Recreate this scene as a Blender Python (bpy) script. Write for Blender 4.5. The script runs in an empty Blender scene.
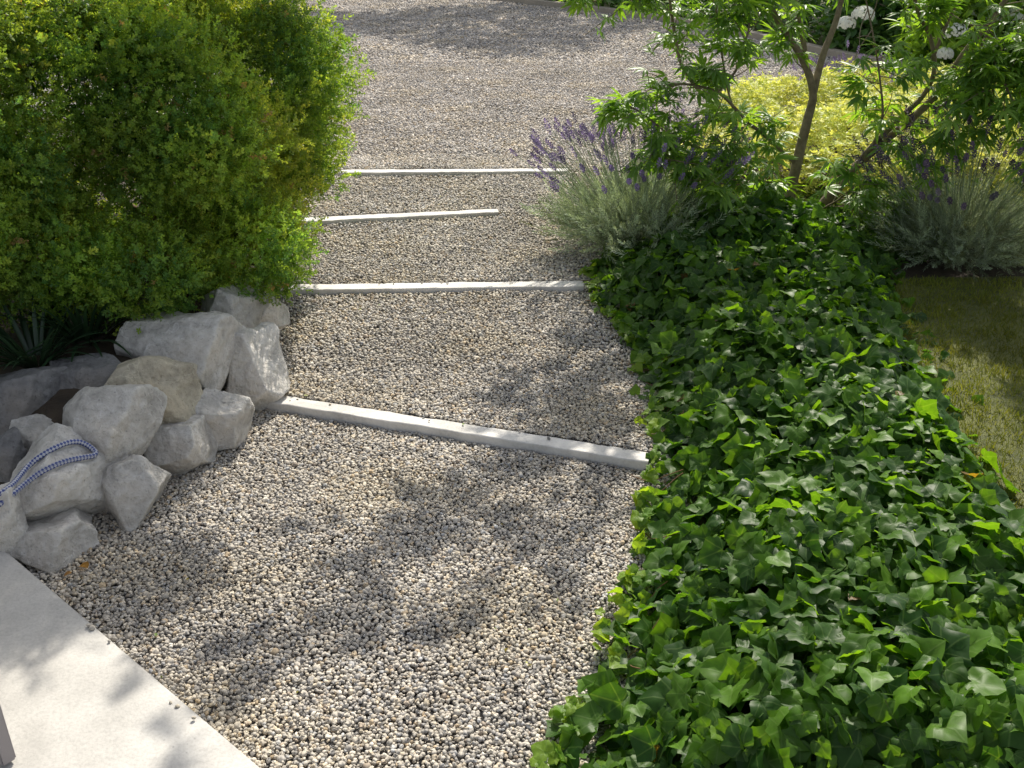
import bpy, math, random
import numpy as np
from mathutils import Vector, Matrix, noise
from mathutils.bvhtree import BVHTree

rng = np.random.default_rng(7)
random.seed(7)
S = bpy.context.scene
COL = S.collection

# ------------------------------------------------------------------ camera
H = 1.75
PITCH = math.radians(27)
F = 1024.0
cam = bpy.data.objects.new('camera', bpy.data.cameras.new('camera'))
COL.objects.link(cam)
cam.location = (0, 0, H)
cam.rotation_euler = (math.radians(90) - PITCH, 0, 0)
cam.data.lens = 36
cam.data.sensor_width = 36
cam.data.clip_start = 0.05
cam.data.clip_end = 600
S.camera = cam
FW = np.array([0, math.cos(PITCH), -math.sin(PITCH)])
UP = np.array([0, math.sin(PITCH), math.cos(PITCH)])


def P(px, py, z=None, y=None):
    """World point seen at a photo pixel: on height z, or at ground distance y."""
    d = FW + UP * (384 - py) / F + np.array([1, 0, 0]) * (px - 512) / F
    t = (z - H) / d[2] if z is not None else y / d[1]
    return np.array([0, 0, H]) + d * t


# ------------------------------------------------------------------ light
SUN_EL, SUN_AZ = math.radians(43), math.radians(13)
sun_vec = Vector((math.sin(SUN_AZ) * math.cos(SUN_EL), math.cos(SUN_AZ) * math.cos(SUN_EL), math.sin(SUN_EL)))
w = bpy.data.worlds.new('World')
S.world = w
w.use_nodes = True
nt = w.node_tree
sky = nt.nodes.new('ShaderNodeTexSky')
sky.sky_type = 'NISHITA'
sky.sun_disc = False
sky.sun_elevation = SUN_EL
sky.sun_rotation = SUN_AZ
sky.air_density = 1.0
sky.dust_density = 2.5
sky.ozone_density = 0.6
hs = nt.nodes.new('ShaderNodeHueSaturation')
hs.inputs['Saturation'].default_value = 0.42
nt.links.new(sky.outputs[0], hs.inputs['Color'])
nt.links.new(hs.outputs[0], nt.nodes['Background'].inputs['Color'])
nt.nodes['Background'].inputs['Strength'].default_value = 0.13
sun = bpy.data.objects.new('sun', bpy.data.lights.new('sun', 'SUN'))
sun.data.energy = 4.4
sun.data.angle = math.radians(0.55)
sun.data.color = (1.0, 0.93, 0.81)
sun.rotation_euler = sun_vec.to_track_quat('Z', 'Y').to_euler()
COL.objects.link(sun)
S.view_settings.view_transform = 'Standard'
S.view_settings.look = 'None'
S.view_settings.gamma = 1
S.view_settings.exposure = 0.50

# ------------------------------------------------------------------ helpers


def tag(o, label=None, cat=None, group=None, kind=None):
    if label: o['label'] = label
    if cat: o['category'] = cat
    if group: o['group'] = group
    if kind: o['kind'] = kind
    return o


def link(name, me, mat=None, parent=None):
    o = bpy.data.objects.new(name, me)
    COL.objects.link(o)
    if mat: me.materials.append(mat)
    if parent: o.parent = parent
    return o


def empty(name, loc=(0, 0, 0)):
    o = bpy.data.objects.new(name, None)
    o.empty_display_size = 0.1
    o.location = loc
    COL.objects.link(o)
    return o


def npmesh(name, V, Fc, col=None, luv=None, smooth=False):
    """V (n,3), Fc (m,k) all same size."""
    V = np.ascontiguousarray(V, dtype=np.float32)
    Fc = np.ascontiguousarray(Fc, dtype=np.int32)
    m, k = Fc.shape
    me = bpy.data.meshes.new(name)
    me.vertices.add(len(V))
    me.vertices.foreach_set('co', V.ravel())
    me.loops.add(m * k)
    me.loops.foreach_set('vertex_index', Fc.ravel())
    me.polygons.add(m)
    me.polygons.foreach_set('loop_start', np.arange(0, m * k, k, dtype=np.int32))
    try:
        me.polygons.foreach_set('loop_total', np.full(m, k, dtype=np.int32))
    except Exception:
        pass
    me.update(calc_edges=True)
    if col is not None:
        c = np.ones((len(V), 4), dtype=np.float32)
        c[:, :3] = col
        a = me.attributes.new('col', 'FLOAT_COLOR', 'POINT')
        a.data.foreach_set('color', c.ravel())
    if luv is not None:
        a = me.attributes.new('luv', 'FLOAT_VECTOR', 'POINT')
        a.data.foreach_set('vector', np.ascontiguousarray(luv, dtype=np.float32).ravel())
    me.polygons.foreach_set('use_smooth', np.full(m, smooth))
    me.update()
    return me


class Acc:
    """Collects arrays of same-k faces with colours."""
    def __init__(s): s.V, s.F, s.C, s.L, s.n = [], [], [], [], 0

    def add(s, V, Fc, C=None, L=None):
        V = np.asarray(V, float)
        s.V.append(V); s.F.append(np.asarray(Fc) + s.n)
        s.C.append(np.broadcast_to(np.asarray(C if C is not None else (1, 1, 1), float), V.shape))
        s.L.append(np.zeros_like(V) if L is None else L)
        s.n += len(V)

    def scatter(s, T, Tf, pos, R, scale, C, L=None):
        """T (k,3) template, pos (N,3), R (N,3,3) columns = axes, scale (N,) or (N,3), C (N,3)."""
        N, k = len(pos), len(T)
        if N == 0: return
        sc = scale[:, None, None] if scale.ndim == 1 else scale[:, None, :]
        X = T[None] * sc
        W = np.einsum('nij,nkj->nki', R, X) + pos[:, None, :]
        Fc = (Tf[None] + (np.arange(N) * k)[:, None, None]).reshape(-1, Tf.shape[1])
        LL = np.broadcast_to((T if L is None else L)[None], (N, k, 3)).reshape(-1, 3)
        s.add(W.reshape(-1, 3), Fc, np.repeat(C, k, axis=0), LL)

    def mesh(s, name, smooth=False):
        return npmesh(name, np.concatenate(s.V), np.concatenate(s.F), np.concatenate(s.C), np.concatenate(s.L), smooth)


def unit(v): return v / np.maximum(np.linalg.norm(v, axis=-1, keepdims=True), 1e-9)


def frames(nrm, tip):
    """columns: x=side, y=tip direction, z=normal."""
    z = unit(nrm)
    y = unit(tip - z * np.sum(tip * z, axis=1, keepdims=True))
    x = np.cross(y, z)
    return np.stack([x, y, z], axis=2)


def in_poly(x, y, poly):
    inside = np.zeros(len(x), bool)
    n = len(poly)
    for i in range(n):
        x1, y1 = poly[i][:2]; x2, y2 = poly[(i + 1) % n][:2]
        c = ((y1 > y) != (y2 > y)) & (x < (x2 - x1) * (y - y1) / ((y2 - y1) + 1e-12) + x1)
        inside ^= c
    return inside


def dist_poly(x, y, poly):
    d = np.full(len(x), 1e9)
    n = len(poly)
    for i in range(n):
        a = np.array(poly[i][:2]); b = np.array(poly[(i + 1) % n][:2])
        ab = b - a
        t = np.clip(((x - a[0]) * ab[0] + (y - a[1]) * ab[1]) / (ab @ ab), 0, 1)
        d = np.minimum(d, np.hypot(x - a[0] - t * ab[0], y - a[1] - t * ab[1]))
    return d


def lump(x, y, z=0.0, f=1.0, seed=0.0):
    """cheap smooth noise about -1..1."""
    return (np.sin(f * (2.1 * x + 1.3 * y + .7 * z) + 1.3 + seed) + np.sin(f * (-1.7 * x + 2.3 * y + 1.9 * z) + 4.1 + seed * 2)
            + np.sin(f * (3.3 * x - .9 * y - 2.7 * z) + 2.2 + seed * 3) + np.sin(f * (.8 * x + 3.9 * y + 2.2 * z) + seed * 5)) / 2.6


def sstep(a, b, v):
    t = np.clip((v - a) / (b - a), 0, 1)
    return t * t * (3 - 2 * t)


def tube(acc, pts, rad, C, seg=7, L=None, cap=True):
    pts = np.asarray(pts, float)
    n = len(pts)
    rad = np.broadcast_to(np.asarray(rad, float), (n,))
    T = unit(np.gradient(pts, axis=0))
    a = np.array([0.3, 0.5, 0.8]); a /= np.linalg.norm(a)
    U = unit(np.cross(T, a)); Wv = np.cross(T, U)
    th = np.arange(seg) * 2 * math.pi / seg
    V = pts[:, None] + rad[:, None, None] * (np.cos(th)[None, :, None] * U[:, None] + np.sin(th)[None, :, None] * Wv[:, None])
    Fc = []
    for i in range(n - 1):
        for j in range(seg):
            k = (j + 1) % seg
            Fc.append([i * seg + j, i * seg + k, (i + 1) * seg + k, (i + 1) * seg + j])
    s = np.concatenate([[0], np.cumsum(np.linalg.norm(np.diff(pts, axis=0), axis=1))])
    LL = np.stack([np.repeat(s, seg), np.tile(th / (2 * math.pi), n), np.zeros(n * seg)], axis=1)
    acc.add(V.reshape(-1, 3), Fc, C, LL)


def smooth_path(pts, n=6):
    pts = np.asarray(pts, float)
    out = []
    Q = np.vstack([2 * pts[0] - pts[1], pts, 2 * pts[-1] - pts[-2]])
    for i in range(1, len(Q) - 2):
        p0, p1, p2, p3 = Q[i - 1], Q[i], Q[i + 1], Q[i + 2]
        for t in np.linspace(0, 1, n, endpoint=False):
            out.append(.5 * ((2 * p1) + (-p0 + p2) * t + (2 * p0 - 5 * p1 + 4 * p2 - p3) * t * t + (-p0 + 3 * p1 - 3 * p2 + p3) * t ** 3))
    out.append(pts[-1])
    return np.array(out)


# ------------------------------------------------------------------ materials
class NT:
    def __init__(s, name):
        s.m = bpy.data.materials.new(name); s.m.use_nodes = True
        s.t = s.m.node_tree; s.n = s.t.nodes; s.b = s.n['Principled BSDF']; s.out = s.n['Material Output']

    def N(s, typ, **kw):
        n = s.n.new(typ)
        for k, v in kw.items():
            if k.startswith('_'): setattr(n, k[1:], v)
            else: n.inputs[k.replace('__', ' ')].default_value = v
        return n

    def L(s, a, b): s.t.links.new(a, b)

    def noise(s, scale, detail=6, rough=.6, vec=None):
        n = s.N('ShaderNodeTexNoise', Scale=scale, Detail=detail, Roughness=rough)
        if vec: s.L(vec, n.inputs['Vector'])
        return n

    def ramp(s, fac, stops):
        r = s.n.new('ShaderNodeValToRGB')
        while len(r.color_ramp.elements) < len(stops): r.color_ramp.elements.new(.5)
        for e, (p, c) in zip(r.color_ramp.elements, stops):
            e.position = p; e.color = (*c, 1) if len(c) == 3 else c
        s.L(fac, r.inputs['Fac'])
        return r

    def mix(s, fac, a, b, mode='MIX'):
        m = s.n.new('ShaderNodeMix'); m.data_type = 'RGBA'; m.blend_type = mode
        for sock, v in ((m.inputs[0], fac), (m.inputs[6], a), (m.inputs[7], b)):
            if hasattr(v, 'links'): s.L(v, sock)
            elif isinstance(v, (int, float)): sock.default_value = v
            else: sock.default_value = (*v, 1)
        return m.outputs[2]

    def math(s, op, a, b=None, c=None):
        m = s.n.new('ShaderNodeMath'); m.operation = op
        for i, v in enumerate((a, b, c)):
            if v is None: continue
            if hasattr(v, 'links'): s.L(v, m.inputs[i])
            else: m.inputs[i].default_value = v
        return m.outputs[0]

    def bump(s, h, strength=.5, dist=.01, prev=None):
        b = s.N('ShaderNodeBump', Strength=strength, Distance=dist)
        s.L(h, b.inputs['Height'])
        if prev: s.L(prev, b.inputs['Normal'])
        return b.outputs[0]

    def geo(s): return s.n.new('ShaderNodeNewGeometry').outputs['Position']

    def attr(s, name):
        a = s.n.new('ShaderNodeAttribute'); a.attribute_name = name
        return a


def leaf_material(name, rough=.45, trans=.4, tint=(1.5, 1.35, .5), veins=False, spec=.5, bumps=0.0):
    M = NT(name)
    c = M.attr('col').outputs['Color']
    if veins:
        luv = M.attr('luv').outputs['Vector']
        sp = M.n.new('ShaderNodeSeparateXYZ'); M.L(luv, sp.inputs[0])
        x, y = sp.outputs[0], sp.outputs[1]
        ax = M.math('ABSOLUTE', x)
        best = None
        for deg in (0, 48, 105):
            r = math.radians(deg)
            # distance from the vein line through the petiole (right half, mirrored)
            d = M.math('ABSOLUTE', M.math('SUBTRACT', M.math('MULTIPLY', ax, math.cos(r)), M.math('MULTIPLY', y, math.sin(r))))
            best = d if best is None else M.math('MINIMUM', best, d)
        v = M.ramp(best, [(0, (1, 1, 1)), (.035, (0, 0, 0))]).outputs['Color']
        c = M.mix(M.math('MULTIPLY', v, .3), c, (.2, .3, .1))
        M.L(M.bump(v, .15, .002), M.b.inputs['Normal'])
    pos = M.geo()
    nz = M.noise(60, 3, vec=pos)
    c = M.mix(.35, c, M.ramp(nz.outputs['Fac'], [(.3, (.35, .35, .35)), (.7, (.75, .75, .75))]).outputs['Color'], 'OVERLAY')
    M.L(c, M.b.inputs['Base Color'])
    M.b.inputs['Roughness'].default_value = rough
    M.b.inputs['Specular IOR Level'].default_value = spec
    tr = M.n.new('ShaderNodeBsdfTranslucent')
    M.L(M.mix(1.0, c, tint, 'MULTIPLY'), tr.inputs['Color'])
    mx = M.n.new('ShaderNodeMixShader'); mx.inputs[0].default_value = trans
    M.L(M.b.outputs[0], mx.inputs[1]); M.L(tr.outputs[0], mx.inputs[2]); M.L(mx.outputs[0], M.out.inputs['Surface'])
    return M.m


def mat_pebble():
    M = NT('pebble')
    c = M.attr('col').outputs['Color']
    nz = M.noise(260, 4, vec=M.geo())
    c = M.mix(.5, c, M.ramp(nz.outputs['Fac'], [(.3, (.3, .3, .3)), (.7, (.72, .72, .72))]).outputs['Color'], 'OVERLAY')
    M.L(c, M.b.inputs['Base Color'])
    M.b.inputs['Roughness'].default_value = .72
    M.b.inputs['Specular IOR Level'].default_value = .35
    return M.m


def mat_gravel(name='gravel_bed', scale=75, mul=1.0):
    M = NT(name)
    pos = M.geo()
    v = M.n.new('ShaderNodeTexVoronoi'); v.inputs['Scale'].default_value = scale; M.L(pos, v.inputs['Vector'])
    sp = M.n.new('ShaderNodeSeparateColor'); M.L(v.outputs['Color'], sp.inputs[0])
    k = mul
    cr = M.ramp(sp.outputs[0], [(0, (.1 * k, .1 * k, .105 * k)), (.3, (.24 * k, .225 * k, .215 * k)), (.6, (.38 * k, .35 * k, .32 * k)), (.85, (.5 * k, .47 * k, .43 * k)), (1, (.62 * k, .6 * k, .58 * k))])
    big = M.noise(1.3, 4, vec=pos)
    c = M.mix(.5, cr.outputs['Color'], M.ramp(big.outputs['Fac'], [(.35, (.44, .44, .44)), (.65, (.56, .56, .55))]).outputs['Color'], 'OVERLAY')
    M.L(c, M.b.inputs['Base Color'])
    M.b.inputs['Roughness'].default_value = .85
    inv = M.math('SUBTRACT', 1.0, v.outputs['Distance'])
    M.L(M.bump(inv, 1.0, .02), M.b.inputs['Normal'])
    return M.m


def mat_concrete(name, base=(.66, .64, .60), dirt=.35):
    M = NT(name)
    pos = M.geo()
    a = M.noise(6, 8, .65, pos); b = M.noise(120, 3, .6, pos); d = M.noise(1.6, 3, .5, pos)
    c = M.mix(M.ramp(a.outputs['Fac'], [(.35, (1, 1, 1)), (.75, (0, 0, 0))]).outputs['Color'], tuple(x * (1 - dirt * .45) for x in base), base)
    c = M.mix(.25, c, M.ramp(b.outputs['Fac'], [(.3, (.25, .25, .25)), (.5, (.5, .5, .5)), (.7, (.65, .65, .65))]).outputs['Color'], 'OVERLAY')
    c = M.mix(.3, c, M.ramp(d.outputs['Fac'], [(.35, (.38, .37, .36)), (.65, (.58, .58, .58))]).outputs['Color'], 'OVERLAY')
    vs = M.n.new('ShaderNodeTexVoronoi'); vs.inputs['Scale'].default_value = 38; M.L(pos, vs.inputs['Vector'])
    spk = M.ramp(vs.outputs['Distance'], [(.05, (1, 1, 1)), (.11, (0, 0, 0))]).outputs['Color']
    gate = M.ramp(M.noise(4, 2, vec=pos).outputs['Fac'], [(.55, (0, 0, 0)), (.62, (1, 1, 1))]).outputs['Color']
    c = M.mix(M.math('MULTIPLY', M.math('MULTIPLY', spk, gate), .5), c, tuple(x * .45 for x in base))
    M.L(c, M.b.inputs['Base Color'])
    M.b.inputs['Roughness'].default_value = .8
    M.L(M.bump(b.outputs['Fac'], .25, .003, M.bump(a.outputs['Fac'], .3, .01)), M.b.inputs['Normal'])
    return M.m


def mat_rock(name, base, vein=.5, warm=0.0):
    M = NT(name)
    tc = M.n.new('ShaderNodeTexCoord').outputs['Object']
    a = M.noise(5, 9, .62, tc); b = M.noise(38, 6, .7, tc)
    lo = tuple(x * .5 for x in base); hi = tuple(min(1, x * 1.3) for x in base)
    c = M.ramp(a.outputs['Fac'], [(.3, lo), (.52, base), (.72, hi)]).outputs['Color']
    wv = M.noise(3.2, 5, .6, tc)
    mpos = M.n.new('ShaderNodeMixRGB')
    v = M.n.new('ShaderNodeTexVoronoi'); v.feature = 'DISTANCE_TO_EDGE'; v.inputs['Scale'].default_value = 7
    vadd = M.n.new('ShaderNodeVectorMath'); vadd.operation = 'MULTIPLY_ADD'
    M.L(wv.outputs['Color'], vadd.inputs[0]); vadd.inputs[1].default_value = (.5, .5, .5); M.L(tc, vadd.inputs[2])
    M.L(vadd.outputs[0], v.inputs['Vector'])
    vr = M.ramp(v.outputs['Distance'], [(0, (1, 1, 1)), (.035, (0, 0, 0))]).outputs['Color']
    c = M.mix(M.math('MULTIPLY', vr, vein * .6), c, tuple(min(.8, x * 1.7) for x in base))
    pt = M.n.new('ShaderNodeNewGeometry').outputs['Pointiness']
    c = M.mix(M.ramp(pt, [(.50, (0, 0, 0)), (.60, (.6, .6, .6))]).outputs['Color'], c, tuple(min(.8, x * 1.5) for x in base))
    fl = M.noise(90, 3, .7, tc)
    c = M.mix(M.math('MULTIPLY', M.ramp(fl.outputs['Fac'], [(.60, (0, 0, 0)), (.68, (1, 1, 1))]).outputs['Color'], .55), c, tuple(x * .35 for x in base))
    st = M.noise(2.6, 4, .6, tc)
    c = M.mix(M.math('MULTIPLY', M.ramp(st.outputs['Fac'], [(.52, (0, 0, 0)), (.68, (1, 1, 1))]).outputs['Color'], .25 + warm * .5), c, (.36, .27, .16))
    c = M.mix(.45, c, M.ramp(b.outputs['Fac'], [(.3, (.3, .3, .3)), (.7, (.7, .7, .7))]).outputs['Color'], 'OVERLAY')
    M.L(c, M.b.inputs['Base Color'])
    M.b.inputs['Roughness'].default_value = .82
    M.L(M.bump(b.outputs['Fac'], .8, .02, M.bump(a.outputs['Fac'], .8, .04, M.bump(vr, .3, .006))), M.b.inputs['Normal'])
    return M.m


def mat_simple(name, c1, c2, scale=8, rough=.85, bump=.5, dist=.02):
    M = NT(name)
    pos = M.geo()
    a = M.noise(scale, 8, .65, pos)
    M.L(M.ramp(a.outputs['Fac'], [(.3, c1), (.7, c2)]).outputs['Color'], M.b.inputs['Base Color'])
    M.b.inputs['Roughness'].default_value = rough
    b = M.noise(scale * 9, 5, .7, pos)
    M.L(M.bump(b.outputs['Fac'], bump, dist), M.b.inputs['Normal'])
    return M.m


m_pebble = mat_pebble()
m_gravel = mat_gravel()
m_gravel_dark = mat_gravel('gravel_under', 110, .75)
m_slab = mat_concrete('terrace_concrete', (.53, .515, .485), .7)
m_edge = mat_concrete('edging_concrete', (.66, .64, .61), .8)
m_soil = mat_simple('soil', (.028, .02, .013), (.075, .055, .035), 9)
m_lawn = mat_simple('lawn_turf', (.05, .06, .014), (.13, .14, .03), 7)
m_bark = mat_simple('bark', (.14, .105, .065), (.34, .27, .18), 22, .85, .8, .01)
m_twig = mat_simple('shrub_bark', (.12, .075, .04), (.28, .19, .10), 22, .85, .8, .01)
m_ivy = leaf_material('ivy_leaf', .46, .48, (2.4, 2.2, .45), True, .30)
m_bush = leaf_material('shrub_leaf', .5, .54, (1.85, 1.55, .6), spec=.35)
m_gold = leaf_material('golden_leaf', .5, .4, (1.3, 1.2, .6), spec=.3)
m_lav = leaf_material('lavender_foliage', .6, .25, (1.3, 1.3, .8), spec=.25)
m_flow = leaf_material('lavender_flower', .7, .2, (1.2, 1.0, 1.4), spec=.2)
m_vitex = leaf_material('palmate_leaf', .40, .5, (2.0, 1.9, .45), spec=.4)
m_hydr = leaf_material('broad_leaf', .42, .35, (1.6, 1.5, .5), spec=.4)
m_white = leaf_material('white_petal', .6, .3, (1, 1, .95), spec=.3)
m_far = leaf_material('tree_leaf', .5, .4, (1.5, 1.4, .5), spec=.35)
m_grass = leaf_material('grass_blade', .6, .35, (1.5, 1.3, .5), spec=.25)
m_strap = leaf_material('strap_leaf', .35, .2, (1.4, 1.4, .5), spec=.5)

# ------------------------------------------------------------------ levels
LV = [0.0, 0.031, 0.049, 0.067, 0.085]
# edging strips: (left end, right end) of the top face's front edge
E1 = (P(250, 399, z=.034), P(648, 462, z=.034))
E2 = (P(285, 290, z=.052), P(584, 286, z=.052))
E3 = (P(250, 224, z=.070), P(499, 212, z=.070))
E4 = (P(270, 173, z=.088), P(568, 171, z=.088))
EDGES = [E1, E2, E3, E4]


def level(x, y):
    z = np.zeros_like(x)
    for (a, b), l in zip(EDGES, LV[1:]):
        t = (x - a[0]) / (b[0] - a[0])
        yl = a[1] + t * (b[1] - a[1])
        prev = z
        z = np.where(y > yl + .03, l, z)
        # beyond the ends of a strip the gravel simply slopes
        ramp = prev + (l - prev) * sstep(-.16, .10, y - yl)
        z = np.where((x > b[0]) | (x < a[0]), np.where(y > yl + .3, l, ramp), z)
    return z


TA, TB = P(0, 545, z=.05), P(262, 768, z=.05)
tdir = unit(TB[:2] - TA[:2])
T_far, T_near = TA[:2] - tdir * 1.2, TB[:2] + tdir * 2.2
ROCKLINE = [(-1.42, 2.36), (-1.12, 2.62), (-.98, 2.95), (-.98, 3.4), (-1.0, 3.9), (-1.08, 4.6), (-1.35, 5.6), (-1.5, 6.2)]
IVY = [P(590, 262, z=.1), P(600, 300, z=.05), P(640, 355, z=.05), P(655, 400, z=.05), P(652, 450, z=.05), P(648, 520, z=.05),
       P(628, 590, z=.05), P(618, 650, z=.05), P(572, 700, z=.05), P(548, 768, z=.05), P(520, 860, z=.05), P(900, 900, z=.05),
       np.array([1.75, 1.2, 0]), np.array([1.68, 2.2, 0]), P(1075, 500, z=.12), P(998, 420, z=.12), P(945, 355, z=.12), P(922, 312, z=.12), P(905, 290, z=.12),
       np.array([1.85, 4.7, 0]), np.array([1.5, 5.25, 0]), np.array([1.0, 5.2, 0]), np.array([.62, 5.0, 0])]
IVY = [tuple(p[:2]) for p in IVY]
PATHR = [(p[0], p[1]) for p in IVY[:10]]


def ground_z(x, y):
    base = np.interp(y, [0, 2.7, 3.3, 4.2, 4.6, 6.2, 6.6, 14], [0, 0, .035, .045, .055, .08, .09, .09])
    z = base - .035
    # planting bed to the left, behind the stone wall
    pl = np.array(ROCKLINE)
    xl = np.interp(y, pl[:, 1], pl[:, 0])
    left = sstep(0.05, .30, xl - x) * sstep(2.35, 2.9, y - .55 * (x + 1.4) * 0) * (1 - sstep(6.4, 7.2, y)) * (1 - sstep(5.5, 7, -x))
    left = left * sstep(-.05, .35, (y - (TA[1] + (x - TA[0]) * tdir[1] / tdir[0])))
    z = z + left * .27
    # planting bed to the right
    right_edge = np.interp(y, [p[1] for p in PATHR][::-1] + [5.2, 6.2, 7.3, 7.7], [p[0] for p in PATHR][::-1] + [.55, .6, 1.2, 1.5])
    r = sstep(.05, .2, x - right_edge) * (1 - sstep(7.3, 7.6, y)) * sstep(.9, 1.2, y)
    z = z + r * .05
    return z


# ------------------------------------------------------------------ ground sheet
def axis(a, b, step, far):
    core = np.arange(a, b + step, step)
    lo, hi, s = [a], [b + 0], step
    v = a
    out1 = []
    while v > -far:
        s *= 1.35; v -= s; out1.append(v)
    v = core[-1]; s = step; out2 = []
    while v < far:
        s *= 1.35; v += s; out2.append(v)
    return np.array(out1[::-1] + list(core) + out2)


gx, gy = axis(-4, 6, .06, 300), axis(-1, 9, .06, 300)
X, Y = np.meshgrid(gx, gy)
Z = ground_z(X.ravel(), Y.ravel())
V = np.stack([X.ravel(), Y.ravel(), Z], 1)
nx, ny = len(gx), len(gy)
i, j = np.meshgrid(np.arange(nx - 1), np.arange(ny - 1))
q = (j * nx + i).ravel()
me = npmesh('ground', V, np.stack([q, q + 1, q + nx + 1, q + nx], 1), smooth=True)
tag(link('ground', me, m_soil), kind='structure')


def flat_poly(name, pts, z, mat, kind='structure', thick=0):
    me = bpy.data.meshes.new(name)
    n = len(pts)
    vs = [(p[0], p[1], z) for p in pts]
    fs = [list(range(n))]
    if thick:
        vs += [(p[0], p[1], z - thick) for p in pts]
        fs += [[k, (k + 1) % n, n + (k + 1) % n, n + k][::-1] for k in range(n)] + [list(range(2 * n - 1, n - 1, -1))]
    me.from_pydata(vs, [], fs); me.update()
    o = link(name, me, mat)
    if kind: o['kind'] = kind
    return o


def eline(E, x, off=0):
    a, b = E
    return a[1] + (x - a[0]) / (b[0] - a[0]) * (b[1] - a[1]) + off


XL, XR = -1.45, .66
SUB = -.006
gxs = np.linspace(XL, XR, 60); gys = np.arange(.2, float(eline(E4, 0, .04)), .02)
Xs, Ys = np.meshgrid(gxs, gys)
Vs = np.stack([Xs.ravel(), Ys.ravel(), level(Xs.ravel(), Ys.ravel()) + SUB], 1)
i, j = np.meshgrid(np.arange(len(gxs) - 1), np.arange(len(gys) - 1)); q = (j * len(gxs) + i).ravel()
me = npmesh('gravel_path', Vs, np.stack([q, q + 1, q + len(gxs) + 1, q + len(gxs)], 1), smooth=False)
tag(link('gravel_path', me, m_gravel_dark), kind='structure')

# kerb line behind the drive
KERB = [P(a, b, z=.11)[:2] for a, b in ((300, -20), (430, -8), (500, -1), (560, 6), (625, 14), (690, 24), (760, 38), (830, 54), (880, 63), (960, 74), (1060, 84), (1180, 96))]
KERB = [np.array([-9, KERB[0][1] + 1.2])] + KERB
drive = [(-9, eline(E4, -1.5, .035)), (XL, eline(E4, XL, .035)), (XR, eline(E4, XR, .035)), (.8, 6.5), (1.25, 7.35), (1.7, 7.62), (3, 7.7), (5, 7.5), (7.5, 7.2)]
drive += [tuple(k) for k in KERB[::-1]]
flat_poly('gravel_driveway', drive, LV[4] + SUB, m_gravel)

# ------------------------------------------------------------------ terrace
per = np.array([tdir[1], -tdir[0]])
if per @ np.array([-1, -1]) < 0: per = -per
ter = [T_near, T_far, T_far + per * 5, T_near + per * 5]
me = bpy.data.meshes.new('terrace')
import bmesh
bm = bmesh.new()
vt = [bm.verts.new((p[0], p[1], .05)) for p in ter]
f = bm.faces.new(vt)
r = bmesh.ops.extrude_face_region(bm, geom=[f])
for v in r['geom']:
    if isinstance(v, bmesh.types.BMVert): v.co.z = -.2
bmesh.ops.recalc_face_normals(bm, faces=bm.faces)
bmesh.ops.bevel(bm, geom=[e for e in bm.edges if all(v.co.z > 0 for v in e.verts)], offset=.006, segments=2, affect='EDGES')
bm.to_mesh(me); bm.free()
tag(link('terrace', me, m_slab), kind='structure')

# ------------------------------------------------------------------ edging strips


def strip(E, wid, label, seed, h=.16):
    a, b = np.array(E[0]), np.array(E[1])
    d = unit(b - a); n = np.array([-d[1], d[0], 0])
    L = np.linalg.norm((b - a)[:2])
    bm = bmesh.new()
    N = int(L / .03)
    prof = [(0, -h), (0, -.004), (.0015, -.0012), (.004, 0), (wid * .5, .0006), (wid - .004, 0), (wid - .0015, -.0012), (wid, -.004), (wid, -h)]
    rows = []
    for k in range(N + 1):
        p = a + d * L * k / N
        row = []
        for (u, z) in prof:
            j = .0022 * noise.noise(Vector((k * .21 + seed, u * 30, z * 20))) + .0016 * noise.noise(Vector((k * .9 + seed, u * 60, 3)))
            row.append(bm.verts.new((p[0] + n[0] * (u + j), p[1] + n[1] * (u + j), a[2] + z + j * 1.2)))
        rows.append(row)
    for r0, r1 in zip(rows, rows[1:]):
        for k in range(len(prof) - 1):
            bm.faces.new((r0[k], r1[k], r1[k + 1], r0[k + 1]))
    bm.faces.new(rows[0]); bm.faces.new(rows[-1][::-1])
    bmesh.ops.recalc_face_normals(bm, faces=bm.faces)
    me = bpy.data.meshes.new('edging_strip'); bm.to_mesh(me); bm.free()
    o = link('edging_strip', me, m_edge)
    return tag(o, label, 'edging strip', 'concrete edging strips across the gravel path')


strip(E1, .064, 'pale concrete edging strip nearest the terrace, crossing the path at a slant', 1)
strip(E2, .07, 'straight pale concrete edging strip second from the terrace, ending against the ivy', 7)
strip(E3, .065, 'short pale concrete edging strip that stops halfway across the path', 13)
strip(E4, .065, 'farthest pale concrete edging strip where the path meets the wide gravel drive', 19)

# ------------------------------------------------------------------ rocks


def ico(sub):
    bm = bmesh.new(); bmesh.ops.create_icosphere(bm, subdivisions=sub, radius=1)
    V = np.array([v.co[:] for v in bm.verts]); Fc = np.array([[v.index for v in f.verts] for f in bm.faces]); bm.free()
    return V, Fc


ICO5 = ico(6)
ICO2, ICO1 = ico(2), ico(1)
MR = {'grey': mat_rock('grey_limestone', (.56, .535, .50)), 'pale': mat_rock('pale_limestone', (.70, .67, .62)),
      'ochre': mat_rock('ochre_limestone', (.50, .45, .35), .6, .7), 'dark': mat_rock('dark_limestone', (.2, .2, .205), .3)}


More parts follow.
